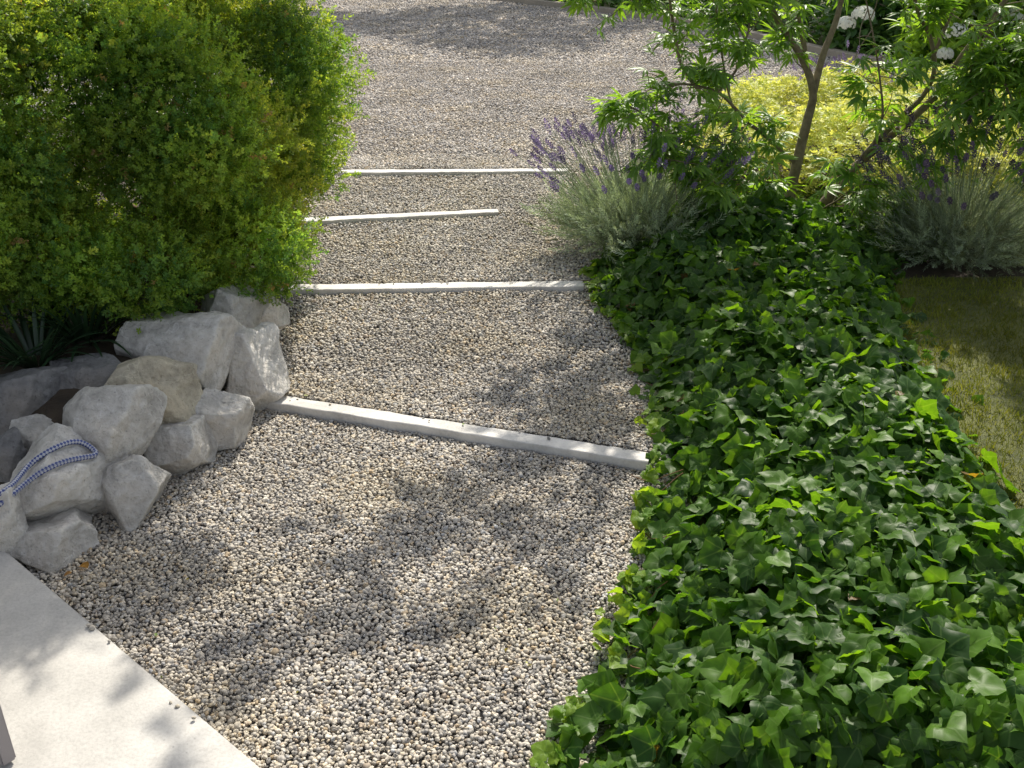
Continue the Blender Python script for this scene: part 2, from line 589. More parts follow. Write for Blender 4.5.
def rock(px, py, y, wpx, hpx, seed, mat, label, depth=.9, rot=0, facets=11, soft=.012):
    c = P(px, py, y=y)
    dist = (c - np.array([0, 0, H])) @ FW
    rx = wpx * 1.06 / 2 / F * dist; rv = hpx * 1.10 / 2 / F * dist
    rr = np.random.default_rng(seed)
    D, Fc = ICO5
    # planes of a rough polytope
    n = unit(rr.normal(size=(facets, 3)))
    n = np.vstack([n, [[0, 0, 1], [0, 0, -1], [0, -1, .35], [.9, -.3, .1], [-.9, -.2, .2], [0, 1, 0]]]); n = unit(n + rr.normal(size=n.shape) * .15)
    dd = rr.uniform(.62, .98, len(n))
    q = D @ n.T
    rad = np.where(q > .05, dd / np.maximum(q, .05), 9)
    rad = -soft * np.log(np.sum(np.exp(-rad / soft), axis=1))
    rad = np.clip(rad, .4, 1.35)
    Vv = D * rad[:, None]
    # normalise the extent as seen from the front
    Vv = Vv - (Vv.max(0) + Vv.min(0)) / 2
    Vv = Vv / ((Vv.max(0) - Vv.min(0)) / 2)
    ca, sa = math.cos(rot), math.sin(rot)
    X2 = Vv[:, 0] * rx; Z2 = Vv[:, 2] * rv
    Xr, Zr = X2 * ca - Z2 * sa, X2 * sa + Z2 * ca
    Vw = np.stack([Xr, Vv[:, 1] * rx * depth, Zr], 1)
    sc = (rx + rv) / 2
    out = []
    off = Vector((seed * 3.1, seed * 1.7, 0))
    for v in Vw:
        p = Vector(v)
        nn = p.normalized()
        a = noise.fractal(p * (3.2 / max(sc, .05)) * .35 + off, 1.0, 2.0, 5) * .10
        b = noise.ridged_multi_fractal(p * 14 + off, 1.0, 2.2, 4, 1.0, 2.0) * .024
        e_ = noise.turbulence(p * 22 + off, 4, True, noise_basis='PERLIN_ORIGINAL', amplitude_scale=.55, frequency_scale=2.1) * .022
        out.append(p + nn * sc * (a + b - e_))
    Vw = np.array([o[:] for o in out])
    Vw = Vw - (Vw.max(0) + Vw.min(0)) / 2
    me = npmesh('rock', Vw, Fc, smooth=True)
    o = link('rock', me, MR[mat]); o.location = c
    # tilt so the vertical extent reads as seen from above
    o.rotation_euler = (-.25, 0, 0)
    return tag(o, label, 'rock', 'rough stones of the dry wall beside the path')


RK = 'rock'
rope_rock = rock(58, 480, 2.55, 106, 92, 14, 'pale', 'pale blocky stone with the blue and white rope looped over it', rot=-.12, facets=8, soft=.012)
rock(47, 545, 2.42, 100, 62, 22, 'grey', 'low flat grey stone under the roped stone, at the terrace corner', facets=9)
rock(2, 522, 2.36, 40, 70, 35, 'pale', 'small pale stone cut by the left edge of the photo, touching the terrace', .8)
rock(107, 434, 2.74, 94, 86, 41, 'grey', 'large round grey boulder resting just behind and right of the roped stone', facets=12, soft=.014)
rock(128, 489, 2.60, 72, 62, 53, 'grey', 'grey stone wedged below the large round boulder, beside the gravel', rot=.35)
rock(176, 449, 2.85, 66, 56, 67, 'grey', 'squat grey stone on the gravel between the round boulder and the split upright stone', facets=8)
rock(153, 393, 2.95, 92, 62, 71, 'ochre', 'ochre stained stone lying on top of the wall, above the squat grey stone', rot=.12)
rock(215, 419, 3.0, 58, 58, 83, 'grey', 'small cracked upright stone standing at the left end of the slanting edging strip', rot=-.3, facets=13, soft=.02)
rock(182, 357, 3.2, 106, 76, 97, 'grey', 'big grey slab of a stone under the shrub, behind the ochre stained stone', rot=-.1, facets=8)
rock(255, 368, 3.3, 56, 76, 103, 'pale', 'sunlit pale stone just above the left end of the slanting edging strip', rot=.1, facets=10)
rock(229, 325, 3.5, 62, 70, 117, 'grey', 'rounded grey stone under the hanging foliage, second from the far end of the wall')
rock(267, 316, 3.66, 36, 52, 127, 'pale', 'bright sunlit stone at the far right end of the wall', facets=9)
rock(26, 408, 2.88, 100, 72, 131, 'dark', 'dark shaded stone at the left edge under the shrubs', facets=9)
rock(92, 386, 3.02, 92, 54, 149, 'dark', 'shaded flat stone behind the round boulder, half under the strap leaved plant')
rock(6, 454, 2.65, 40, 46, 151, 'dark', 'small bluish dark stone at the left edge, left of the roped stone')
rock(44, 441, 2.78, 70, 44, 163, 'grey', 'grey stone peeping out between the roped stone and the dark shaded stone', rot=.3)

# ------------------------------------------------------------------ rope
dg = bpy.context.evaluated_depsgraph_get()
bpy.context.view_layer.update()
trees = []
for o in [o for o in S.objects if o.name.startswith('rock')]:
    mw = o.matrix_world
    trees.append(BVHTree.FromPolygons([mw @ v.co for v in o.data.vertices], [p.vertices[:] for p in o.data.polygons]))


def on_rock(px, py, lift=.012):
    d = Vector(FW + UP * (384 - py) / F + np.array([1, 0, 0]) * (px - 512) / F).normalized()
    best = None
    for t in trees:
        h = t.ray_cast(Vector((0, 0, H)), d)
        if h[0] is not None and (best is None or h[3] < best[3]): best = h
    if best is None: return P(px, py, y=2.5)
    return np.array(best[0] + best[1] * lift)


wp = [(-6, 511), (3, 504), (11, 497), (23, 488), (35, 479), (47, 472), (60, 467), (72, 463), (84, 461), (94, 461), (99, 457), (97, 450), (89, 444), (79, 442), (67, 445), (56, 450), (44, 458), (32, 468), (23, 477), (14, 486), (6, 493), (-4, 498)]
rp = np.array([on_rock(*p) for p in wp])
for _ in range(2): rp[1:-1] = rp[1:-1] * .5 + (rp[:-2] + rp[2:]) * .25
rp[:, 2] += .004
rp = smooth_path(rp, 8)
M = NT('rope_braid')
luv = M.attr('luv').outputs['Vector']
sp = M.n.new('ShaderNodeSeparateXYZ'); M.L(luv, sp.inputs[0])
u1 = M.math('FRACT', M.math('ADD', M.math('MULTIPLY', sp.outputs[0], 52), M.math('MULTIPLY', sp.outputs[1], 2)))
u2 = M.math('FRACT', M.math('SUBTRACT', M.math('MULTIPLY', sp.outputs[0], 52), M.math('MULTIPLY', sp.outputs[1], 2)))
k1 = M.math('ABSOLUTE', M.math('SUBTRACT', M.math('GREATER_THAN', u1, .5), M.math('GREATER_THAN', u2, .5)))
M.L(M.mix(k1, (.50, .51, .56), (.05, .075, .24)), M.b.inputs['Base Color'])
M.b.inputs['Roughness'].default_value = .75
u3 = M.math('FRACT', M.math('ADD', M.math('MULTIPLY', sp.outputs[0], 150), M.math('MULTIPLY', sp.outputs[1], 2)))
M.L(M.bump(u3, .5, .002), M.b.inputs['Normal'])
A = Acc(); tube(A, rp, .0078, (1, 1, 1), 10)
tag(link('rope', A.mesh('rope', True), M.m), 'blue and white braided rope looped over the pale blocky stone', 'rope')

# ------------------------------------------------------------------ pebbles
rocks2d = [(o.location.x, o.location.y, o.dimensions.x * .36) for o in S.objects if o.name.startswith('rock')]


def pebble_pts(x0, x1, y0, y1, step, keep=1.0):
    xs, ys = np.meshgrid(np.arange(x0, x1, step), np.arange(y0, y1, step * .93))
    xs, ys = xs.ravel(), ys.ravel()
    xs = xs + rng.uniform(-.6, .6, len(xs)) * step; ys = ys + rng.uniform(-.6, .6, len(xs)) * step
    pl = np.array(ROCKLINE)
    ok = rng.random(len(xs)) < keep
    ok &= xs > np.interp(ys, pl[:, 1], pl[:, 0]) - .10
    # right of the terrace slab
    s = (xs - TA[0]) * (-per[0]) + (ys - TA[1]) * (-per[1])
    ok &= s > .006
    re = np.interp(ys, [p[1] for p in PATHR][::-1] + [5.2, 6.2], [p[0] for p in PATHR][::-1] + [.5, .55])
    ok &= xs < re + .09 + .03 * np.sin(ys * 17)
    for a, b in EDGES:
        d = unit(b - a); nn = np.array([-d[1], d[0]])
        dd = (xs - a[0]) * nn[0] + (ys - a[1]) * nn[1]
        al = (xs - a[0]) * d[0] + (ys - a[1]) * d[1]
        ok &= ~((dd > -.004) & (dd < .074) & (al > -.005) & (al < np.linalg.norm((b - a)[:2]) + .003))
    return xs[ok], ys[ok]


PAL = np.array([(.44, .41, .365), (.51, .475, .42), (.37, .35, .32), (.30, .29, .28), (.235, .23, .23), (.47, .415, .33), (.42, .34, .24), (.33, .28, .23), (.60, .575, .53), (.36, .365, .375)])
PW = np.array([.27, .14, .23, .12, .03, .10, .03, .045, .02, .05]); PW /= PW.sum()


def rand_rot(n, tilt=.5):
    nr = np.stack([rng.normal(0, tilt, n), rng.normal(0, tilt, n), np.ones(n)], 1)
    a = rng.uniform(0, 2 * math.pi, n)
    return frames(nr, np.stack([np.cos(a), np.sin(a), np.zeros(n)], 1))


def pebbles(A, xs, ys, r0, r1, T, jit=.003, zoff=0, tone=(1.06, 1.04, 1.01)):
    n = len(xs)
    z = level(xs, ys) + rng.uniform(-jit, jit, n) + .004 * lump(xs, ys, 0, 3.5) + .0025 * lump(xs, ys, 0, 13) + zoff
    a = rng.uniform(r0, r1, n) * np.where(rng.random(n) < .07, 1.45, 1) * np.where(rng.random(n) < .2, .7, 1)
    s = np.stack([a * rng.uniform(.58, .95, n), a, a * rng.uniform(.45, .75, n)], 1)
    c = PAL[rng.choice(len(PAL), n, p=PW)] * rng.uniform(.8, 1.2, (n, 1))
    c = c * (1 + .10 * lump(xs, ys, 0, 2.2)[:, None]) * np.array(tone)
    c = c * (1 + .05 * np.clip(lump(xs, ys, 0, 3.1, 4), 0, 1)[:, None] * np.array([.6, 0, -1.6]))
    Vt, Ft = T
    vs = []
    for k in range(5):
        Tk = unit(Vt + rng.normal(0, .2, Vt.shape)) * (1 + rng.normal(0, .09, (len(Vt), 1)))
        vs.append(Tk)
    which = rng.integers(0, 5, n)
    R = rand_rot(n)
    for k in range(5):
        mk = which == k
        A.scatter(vs[k], Ft, np.stack([xs, ys, z], 1)[mk], R[mk], s[mk], c[mk])


A = Acc()
xs, ys = pebble_pts(-1.35, .75, 1.1, 3.45, .0088); pebbles(A, xs, ys, .0043, .0082, ICO2, .0028, .001)
xs, ys = pebble_pts(-1.35, .8, 3.45, 4.7, .0113); pebbles(A, xs, ys, .0055, .0092, ICO1, .0035, .001)
xs, ys = pebble_pts(-1.5, .8, 4.7, 6.5, .0125); pebbles(A, xs, ys, .006, .0095, ICO1, .0035, .001)
# strays kicked onto the slab and onto the edging strips
n = 9
t_ = rng.uniform(-.9, .25, n); o_ = np.abs(rng.normal(0, .015, n)) + .008
sx = TB[0] + tdir[0] * t_ + per[0] * o_; sy = TB[1] + tdir[1] * t_ + per[1] * o_
pebbles(A, sx, sy, .004, .007, ICO2, .0005, .0535)
for (a, b) in EDGES[:2]:
    t_ = rng.random(14); sx = a[0] + (b[0] - a[0]) * t_; sy = a[1] + (b[1] - a[1]) * t_ + rng.uniform(.032, .07, 14)
    pebbles(A, sx, sy, .004, .007, ICO2, .0005, .0065)
tag(link('gravel', A.mesh('gravel', True), m_pebble), 'mixed grey and beige rounded pebbles covering the stepped path', 'gravel', kind='stuff')
A = Acc()
st = .0165
xs, ys = np.meshgrid(np.arange(-2.4, 2.2, st), np.arange(6.2, 10.0, st))
xs = xs.ravel() + rng.uniform(-.6, .6, xs.size) * st; ys = ys.ravel() + rng.uniform(-.6, .6, ys.size) * st
ok = in_poly(xs, ys, drive) & (dist_poly(xs, ys, drive) > .01) & (ys > 6.0)
ok &= np.abs(xs) < .58 * ys
xs, ys = xs[ok], ys[ok]
pebbles(A, xs, ys, .007, .0115, ICO1, .003, tone=(1.12, 1.09, 1.08))
st = .026
xs, ys = np.meshgrid(np.arange(-5, 7.5, st), np.arange(9.9, 16, st))
xs = xs.ravel() + rng.uniform(-.6, .6, xs.size) * st; ys = ys.ravel() + rng.uniform(-.6, .6, ys.size) * st
ok = in_poly(xs, ys, drive) & (xs > -.32 * ys) & (xs < .58 * ys)
pebbles(A, xs[ok], ys[ok], .011, .017, ICO1, .003, tone=(1.12, 1.09, 1.08))
xs, ys = np.meshgrid(np.arange(2.2, 6, .0165), np.arange(7.3, 10, .0165))
xs, ys = xs.ravel() + rng.uniform(-.01, .01, xs.size), ys.ravel() + rng.uniform(-.01, .01, xs.size)
ok = in_poly(xs, ys, drive) & (xs < .58 * ys)
pebbles(A, xs[ok], ys[ok], .007, .0115, ICO1, .003, tone=(1.12, 1.09, 1.08))
tag(link('driveway_gravel', A.mesh('driveway_gravel', True), m_pebble), 'fine grey gravel spread over the wide drive beyond the steps', 'gravel', kind='stuff')

# ------------------------------------------------------------------ leaf templates


def fan_leaf(outline, C, fold=.15, droop=.2, wave=.03, seed=0):
    o = np.array(outline, float); n = len(o)
    r1 = C + (o - C) * .55
    V2 = np.vstack([[C], r1, o])
    ph = seed * 1.7
    z = fold * np.abs(V2[:, 0]) - droop * (V2[:, 1] - .2) ** 2 + wave * np.sin(V2[:, 0] * 9 + ph) * np.cos(V2[:, 1] * 7 + ph)
    V = np.column_stack([V2, z])
    Fc = []
    for k in range(n):
        k2 = (k + 1) % n
        Fc.append([0, 1 + k, 1 + k2])
        Fc.append([1 + k, 1 + n + k, 1 + n + k2]); Fc.append([1 + k, 1 + n + k2, 1 + k2])
    return V, np.array(Fc)[:, ::1]


def mirror(half):
    h = list(half)
    return h + [(-x, y) for x, y in h[::-1] if abs(x) > 1e-6]


ivy_half = [[(0, .02), (.10, -.13), (.28, -.2), (.44, -.14), (.5, 0), (.53, .14), (.66, .36), (.50, .50), (.38, .60), (.24, .78), (0, 1.0)],
            [(0, .02), (.12, -.12), (.3, -.16), (.46, -.04), (.5, .12), (.58, .3), (.48, .50), (.36, .64), (.2, .84), (0, 1.02)],
            [(0, .02), (.1, -.16), (.3, -.24), (.52, -.16), (.46, .04), (.56, .2), (.72, .44), (.50, .52), (.34, .64), (.18, .82), (0, .98)]]
IVYT = []
for k, h in enumerate(ivy_half * 2):
    o = np.array(mirror(h)); o = o + np.random.default_rng(k).normal(0, .02, o.shape)
    IVYT.append(fan_leaf(o, np.array([0, .28]), (.22, .1, .32, .02, .2, -.08)[k], (.25, .4, .15, .5, .1, .3)[k], (.06, .09, .05, .1, .07, .08)[k], k))

# ------------------------------------------------------------------ ivy


def ivy_h(x, y):
    d = dist_poly(x, y, IVY)
    base = np.interp(y, [0, 2.7, 3.3, 4.2, 4.6, 6.2], [0, 0, .045, .07, .08, .12])
    return base + .02 + .17 * sstep(0, .38, d) + .035 * lump(x, y, 0, 2.6, 3) * sstep(0, .3, d)


def ivy_layer(A, step, dz, s0, s1, keep=1.0, young=0.0, tilt=.5):
    xs, ys = np.meshgrid(np.arange(-.3, 2.4, step), np.arange(1.1, 5.4, step))
    xs = xs.ravel() + rng.uniform(-.7, .7, xs.size) * step; ys = ys.ravel() + rng.uniform(-.7, .7, ys.size) * step
    ok = in_poly(xs, ys, IVY) & (rng.random(len(xs)) < keep)
    xs, ys = xs[ok], ys[ok]
    n = len(xs)
    e = .03
    h = ivy_h(xs, ys)
    gxx = (ivy_h(xs + e, ys) - ivy_h(xs - e, ys)) / (2 * e); gyy = (ivy_h(xs, ys + e) - ivy_h(xs, ys - e)) / (2 * e)
    z = h - dz * rng.uniform(.0, 1, n) + rng.normal(0, .02, n)
    nr = np.stack([-gxx * .8, -gyy * .8, np.ones(n)], 1) + rng.normal(0, tilt, (n, 3)) * np.array([1, 1, .3]) + np.array([0, -.1, 0])
    down = np.stack([-gxx, -gyy, -.3 * np.ones(n)], 1) * 1.4 + rng.normal(0, .8, (n, 3)) + np.array([-.15, -.45, 0])
    R = frames(nr, down)
    s = rng.uniform(s0, s1, n) * np.where(ys > 3.6, .85, 1)
    g = rng.uniform(0, 1, n)
    c1 = np.array([.022, .068, .012]); c2 = np.array([.10, .21, .022]); c3 = np.array([.14, .25, .035])
    c = c1 + (c2 - c1) * g[:, None] ** 1.3
    ym = rng.random(n) < (.07 + young)
    c[ym] = c2 + (c3 - c2) * rng.random((ym.sum(), 1))
    s[ym] *= .75
    dk = rng.random(n) < .005
    s[dk] *= .6
    c[dk] = (.16, .10, .03)
    which = rng.integers(0, len(IVYT), n)
    pos = np.stack([xs, ys, z], 1)
    sc = np.stack([s * rng.uniform(.95, 1.2, n), s, s], 1)
    for k, (Tv, Tf) in enumerate(IVYT):
        m = which == k
        A.scatter(Tv, Tf, pos[m], R[m], sc[m], c[m])
    return pos, R, s


A = Acc()
p1, R1, s1 = ivy_layer(A, .030, .04, .036, .076, .8, tilt=.7)
ivy_layer(A, .036, .11, .04, .078, .85, tilt=.6)
ivy_layer(A, .05, .2, .05, .085, .9, tilt=.6)
# young light leaves creeping out over the gravel edge
ex, ey = [], []
for (a, b) in zip(PATHR, PATHR[1:]):
    L = math.hypot(b[0] - a[0], b[1] - a[1])
    for _ in range(int(L * 120)):
        t = rng.random(); ex.append(a[0] + (b[0] - a[0]) * t - abs(rng.normal(0, .035)) + .02); ey.append(a[1] + (b[1] - a[1]) * t)
ex, ey = np.array(ex), np.array(ey)
ok = lump(ex, ey, 0, 7, 2) > -.1
ex, ey = ex[ok], ey[ok]; n = len(ex)
nr = np.array([-.2, -.1, 1]) + rng.normal(0, .5, (n, 3)); dn = rng.normal(0, 1, (n, 3)) + np.array([-.7, 0, 0])
for k, (Tv, Tf) in enumerate(IVYT[:3]):
    m = rng.integers(0, 3, n) == k
    cc = np.array([.10, .2, .03]) + rng.random((m.sum(), 1)) * np.array([.10, .1, .01])
    A.scatter(Tv, Tf, np.stack([ex, ey, level(ex, ey) + rng.uniform(.012, .05, n)], 1)[m], frames(nr, dn)[m], rng.uniform(.018, .045, m.sum()), cc)
# petioles and runners
B = Acc()
sel = rng.choice(len(p1), 1500, replace=False)
for k in sel:
    a = p1[k]; b = a + np.array([rng.normal(0, .02), rng.normal(0, .02) + .01, -.07]); c_ = (a + b) / 2 + rng.normal(0, .008, 3)
    tube(B, np.array([a, c_, b]), .0011, (.13, .17, .05), 3)
for _ in range(26):
    t = rng.random(); k = int(t * (len(PATHR) - 1)); a = np.array(PATHR[k]); b = np.array(PATHR[min(k + 1, len(PATHR) - 1)]); s_ = a + (b - a) * rng.random()
    pts = []
    ang = rng.uniform(2.2, 4.2); q_ = s_ + np.array([.1, 0])
    for i_ in range(7):
        zz = float(level(np.array([q_[0]]), np.array([q_[1]]))[0])
        pts.append([q_[0], q_[1], zz + .012 + .05 * max(0, 1 - i_ / 3)])
        ang += rng.normal(0, .25); q_ = q_ + .028 * np.array([math.cos(ang), math.sin(ang)])
    tube(B, smooth_path(pts, 3), .0016, (.20, .12, .06), 4)
ivo = link('ivy', A.mesh('ivy', True), m_ivy)
tag(ivo, 'glossy dark green ivy carpeting the bed right of the path', 'ivy', kind='stuff')
sto = link('ivy_stem', B.mesh('ivy_stem', True), m_lav, ivo)

# small seedlings in the gravel edge
# ------------------------------------------------------------------ shrubs left
def sprig(nleaf, length, ll, lw, seed, spread=.9):
    r = np.random.default_rng(seed)
    V, Fc = [], []
    for k in range(nleaf):
        t = (k + .5) / nleaf
        a = k * 2.4 + r.normal(0, .3)
        base = np.array([.004 * math.cos(a * .3), t * length, .004 * math.sin(a * .3)])
        out = np.array([math.cos(a), spread * (.5 + .9 * t), math.sin(a)]); out /= np.linalg.norm(out)
        side = np.cross(out, [0, 1, 0]); side /= np.linalg.norm(side) + 1e-9
        side = side + r.normal(0, .35, 3)
        side -= out * (side @ out); side /= np.linalg.norm(side)
        l = ll * (1.15 - .5 * t) * r.uniform(.8, 1.2); w_ = lw * r.uniform(.8, 1.2)
        n0 = len(V)
        V += [base, base + out * l * .5 + side * w_ / 2, base + out * l, base + out * l * .5 - side * w_ / 2]
        Fc.append([n0, n0 + 1, n0 + 2, n0 + 3])
    n0 = len(V)
    V += [np.array([-.0012, 0, 0]), np.array([.0012, 0, 0]), np.array([.0006, length, 0]), np.array([-.0006, length, 0])]
    Fc.append([n0, n0 + 1, n0 + 2, n0 + 3])
    return np.array(V), np.array(Fc)


SPR = [sprig(18, .048, .0132, .0070, k, .7) for k in range(4)]


def lobes_sample(lobes, n, depth, seed):
    """points on the union surface of ellipsoids with outward normals, a bit inside."""
    r = np.random.default_rng(seed)
    C = np.array([l[:3] for l in lobes]); Rr = np.array([l[3:6] for l in lobes])
    area = (Rr[:, 0] * Rr[:, 1] + Rr[:, 1] * Rr[:, 2] + Rr[:, 0] * Rr[:, 2]); p = area / area.sum()
    k = r.choice(len(lobes), n, p=p)
    d = unit(r.normal(size=(n, 3)))
    dep = depth * r.random(n) ** 1.5
    bmp = 1 + .09 * lump(d[:, 0] * 3, d[:, 1] * 3, d[:, 2] * 3, 1.6, seed) + .09 * lump(d[:, 0] * 3, d[:, 1] * 3, d[:, 2] * 3, 4.3, seed + 2)
    bmp = bmp + .07 * lump(d[:, 0] * 3, d[:, 1] * 3, d[:, 2] * 3, 9.0, seed + 5)
    pos = C[k] + d * (Rr[k] * bmp[:, None] - dep[:, None])
    nr = unit(d / Rr[k])
    inside = np.zeros(n, bool)
    for i_ in range(len(lobes)):
        q_ = np.sum(((pos - C[i_]) / (Rr[i_] - np.minimum(.22, Rr[i_] * .42))) ** 2, axis=1) < 1
        inside |= q_ & (i_ != k)
    return pos[~inside], nr[~inside], dep[~inside]


def shrub(name, label, lobes, n, seed, limbs, zmin):
    root = empty(name, (lobes[0][0], lobes[0][1], zmin))
    tag(root, label, 'shrub')
    pos, nr, dep = lobes_sample(lobes, n, .22, seed)
    ok = (pos[:, 2] > zmin + .04) & (np.abs(pos[:, 0]) < .62 * pos[:, 1] + .6)
    # thin the side that faces away from the camera
    away = nr[:, 1] > .45
    ok &= ~(away & (rng.random(len(pos)) < .25))
    # gaps
    gap = lump(pos[:, 0], pos[:, 1], pos[:, 2], 3.2, seed + 9)
    pos, nr, dep = pos[ok], nr[ok], dep[ok]
    m = len(pos)
    dirn = nr * .8 + np.array([0, 0, .35]) + rng.normal(0, .6, (m, 3))
    R = frames(rng.normal(size=(m, 3)), dirn)   # y axis = dirn approx
    yv = unit(dirn); xv = unit(np.cross(yv, rng.normal(size=(m, 3)))); zv = np.cross(xv, yv)
    R = np.stack([xv, yv, zv], 2)
    g = .5 + .5 * np.clip(lump(pos[:, 0], pos[:, 1], pos[:, 2], 2.3, seed + 1) * .6 + .25 * lump(pos[:, 0], pos[:, 1], pos[:, 2], 6, seed) + rng.normal(-.05, .38, m), -1, 1)
    blue, mid, yel = np.array([.10, .22, .06]), np.array([.23, .36, .06]), np.array([.40, .47, .09])
    c = np.where(g[:, None] < .5, blue + (mid - blue) * g[:, None] * 2, mid + (yel - mid) * (g[:, None] * 2 - 1) ** 1.5)
    dead = rng.random(m) < .009
    c[dead] = np.array([.36, .27, .12])
    c *= rng.uniform(.7, 1.25, (m, 1)) * (1 + .22 * lump(pos[:, 0], pos[:, 1], pos[:, 2], 3.7, seed + 4)[:, None])
    A = Acc(); wch = rng.integers(0, 4, m); s = rng.uniform(.75, 1.25, m)
    for k in range(4):
        q_ = wch == k
        A.scatter(SPR[k][0], SPR[k][1], pos[q_], R[q_], s[q_], c[q_])
    link('crown', A.mesh(name), m_bush, root).matrix_parent_inverse = Matrix.Translation(root.location).inverted()
    B = Acc()
    for L, r0 in limbs:
        L = smooth_path(L, 5); tube(B, L, np.linspace(r0, r0 * .3, len(L)), (1, 1, 1), 7)
    link('trunk', B.mesh('trunk', True), m_twig, root).matrix_parent_inverse = Matrix.Translation(root.location).inverted()
    return root


LA = [(-1.62, 4.25, .86, .80, .74, .74), (-.77, 4.22, 1.86, .42, .34, .34), (-.76, 4.62, 1.74, .30, .3, .27), (-1.8, 4.3, 1.32, .55, .5, .38), (-1.52, 4.5, 1.27, .38, .4, .34),  # second and third lobes added above the view to shade the gravel
      (-1.02, 4.42, .84, .40, .42, .36), (-1.12, 4.25, .55, .36, .42, .34), (-1.18, 3.78, .88, .36, .4, .38), (-1.04, 4.34, 1.04, .32, .38, .27),
      (-1.48, 4.2, 1.36, .38, .4, .28), (-1.75, 3.62, .95, .46, .4, .46), (-.98, 4.65, .55, .22, .28, .24), (-1.12, 3.95, .45, .26, .28, .2),
      (-1.0, 3.72, .42, .2, .24, .18), (-1.38, 3.45, .46, .32, .25, .2), (-1.7, 3.4, .55, .28, .24, .24), (-1.45, 3.72, 1.2, .28, .28, .22)]


def clumps(lobes, n, seed, r0=.12, r1=.21):
    r = np.random.default_rng(seed); out = [tuple(np.array(l) - np.array([0, 0, 0, .07, .07, .07])) for l in lobes]
    for _ in range(n):
        l = np.array(lobes[r.integers(len(lobes))]); d = unit(r.normal(size=3))
        if d[1] > .5: d[1] *= -1
        rr = r.uniform(r0, r1)
        c = l[:3] + d * (l[3:6] - rr * .75)
        out.append((*c, rr * r.uniform(.9, 1.2), rr, rr * r.uniform(.75, 1.05)))
    return out


def limb_set(cx, cy, z0, lobes, n=16):
    out = []
    for k in range(n):
        l = lobes[k % len(lobes)]
        e = np.array(l[:3]) + rng.uniform(-.3, .3, 3) * np.array(l[3:6]) + np.array([0, .12, -.05])
        b = np.array([cx + rng.normal(0, .05), cy + rng.normal(0, .05), z0])
        mid = b * .45 + e * .55 + rng.normal(0, .03, 3) + np.array([0, .1, -.05])
        out.append(([b, b * .8 + mid * .2 + np.array([0, 0, .1]), mid, e], .022))
    return out


shrub('evergreen_shrub', 'big rounded evergreen shrub overhanging the gravel path and far stones', clumps(LA, 110, 1), 92000, 3, limb_set(-1.6, 4.35, .2, LA), .22)
LB = [(-2.1, 3.55, 1.75, .55, .5, .4), (-2.05, 3.35, 1.02, .62, .5, .62), (-2.0, 3.2, .62, .42, .38, .32), (-1.82, 3.45, 1.45, .34, .4, .4), (-2.6, 3.6, .9, .6, .6, .7), (-1.75, 3.22, .82, .26, .26, .3)]
shrub('evergreen_shrub', 'yellowish evergreen shrub at the left edge of the photo, above the dark stones', clumps(LB, 45, 2), 38000, 5, limb_set(-2.15, 3.65, .2, LB), .25)

# ------------------------------------------------------------------ strap leaved plants


def strap_plant(name, label, base, n, length, width, col, seed, upright=.5, mat=None, aim=None):
    r = np.random.default_rng(seed)
    A = Acc()
    for k in range(n):
        a = r.uniform(0, 2 * math.pi); l = length * r.uniform(.65, 1.15); u = upright * r.uniform(.6, 1.5)
        d = np.array([math.cos(a), math.sin(a), 0])
        if aim is not None: d = unit(d + np.array(aim))
        pts = []
        v = unit(d * (1 - u * .5) + np.array([0, 0, u * 1.6])); p = np.array(base) + d * .02
        for i_ in range(9):
            pts.append(p.copy()); p = p + v * l / 8; v = unit(v + np.array([0, 0, -.16 * (1.5 - u)]))
        pts = np.array(pts); T = unit(np.gradient(pts, axis=0)); side = unit(np.cross(T, [0, 0, 1]) + 1e-6)
        wd = width * np.sin(np.linspace(.35, math.pi, 9))[:, None] * .5 + .0006
        up = np.cross(side, T)
        V = np.concatenate([pts - side * wd, pts - up * wd * .35, pts + side * wd])
        Fc = []
        for i_ in range(8):
            Fc += [[i_, i_ + 1, 9 + i_ + 1, 9 + i_], [9 + i_, 9 + i_ + 1, 18 + i_ + 1, 18 + i_]]
        A.add(V, Fc, np.array(col) * r.uniform(.7, 1.3))
    o = link(name, A.mesh(name, True), mat or m_strap)
    return tag(o, label, 'plant')


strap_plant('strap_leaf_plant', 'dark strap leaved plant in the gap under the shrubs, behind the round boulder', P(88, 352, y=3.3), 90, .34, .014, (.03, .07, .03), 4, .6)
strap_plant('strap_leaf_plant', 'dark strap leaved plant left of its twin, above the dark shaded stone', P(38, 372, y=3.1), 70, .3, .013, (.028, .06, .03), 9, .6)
strap_plant('blade_leaf_plant', 'tall plant with upright sword shaped leaves at the right edge, beyond the lavender', (3.05, 6.05, .15), 70, .85, .03, (.10, .2, .05), 12, 1.15)

# ------------------------------------------------------------------ lavender


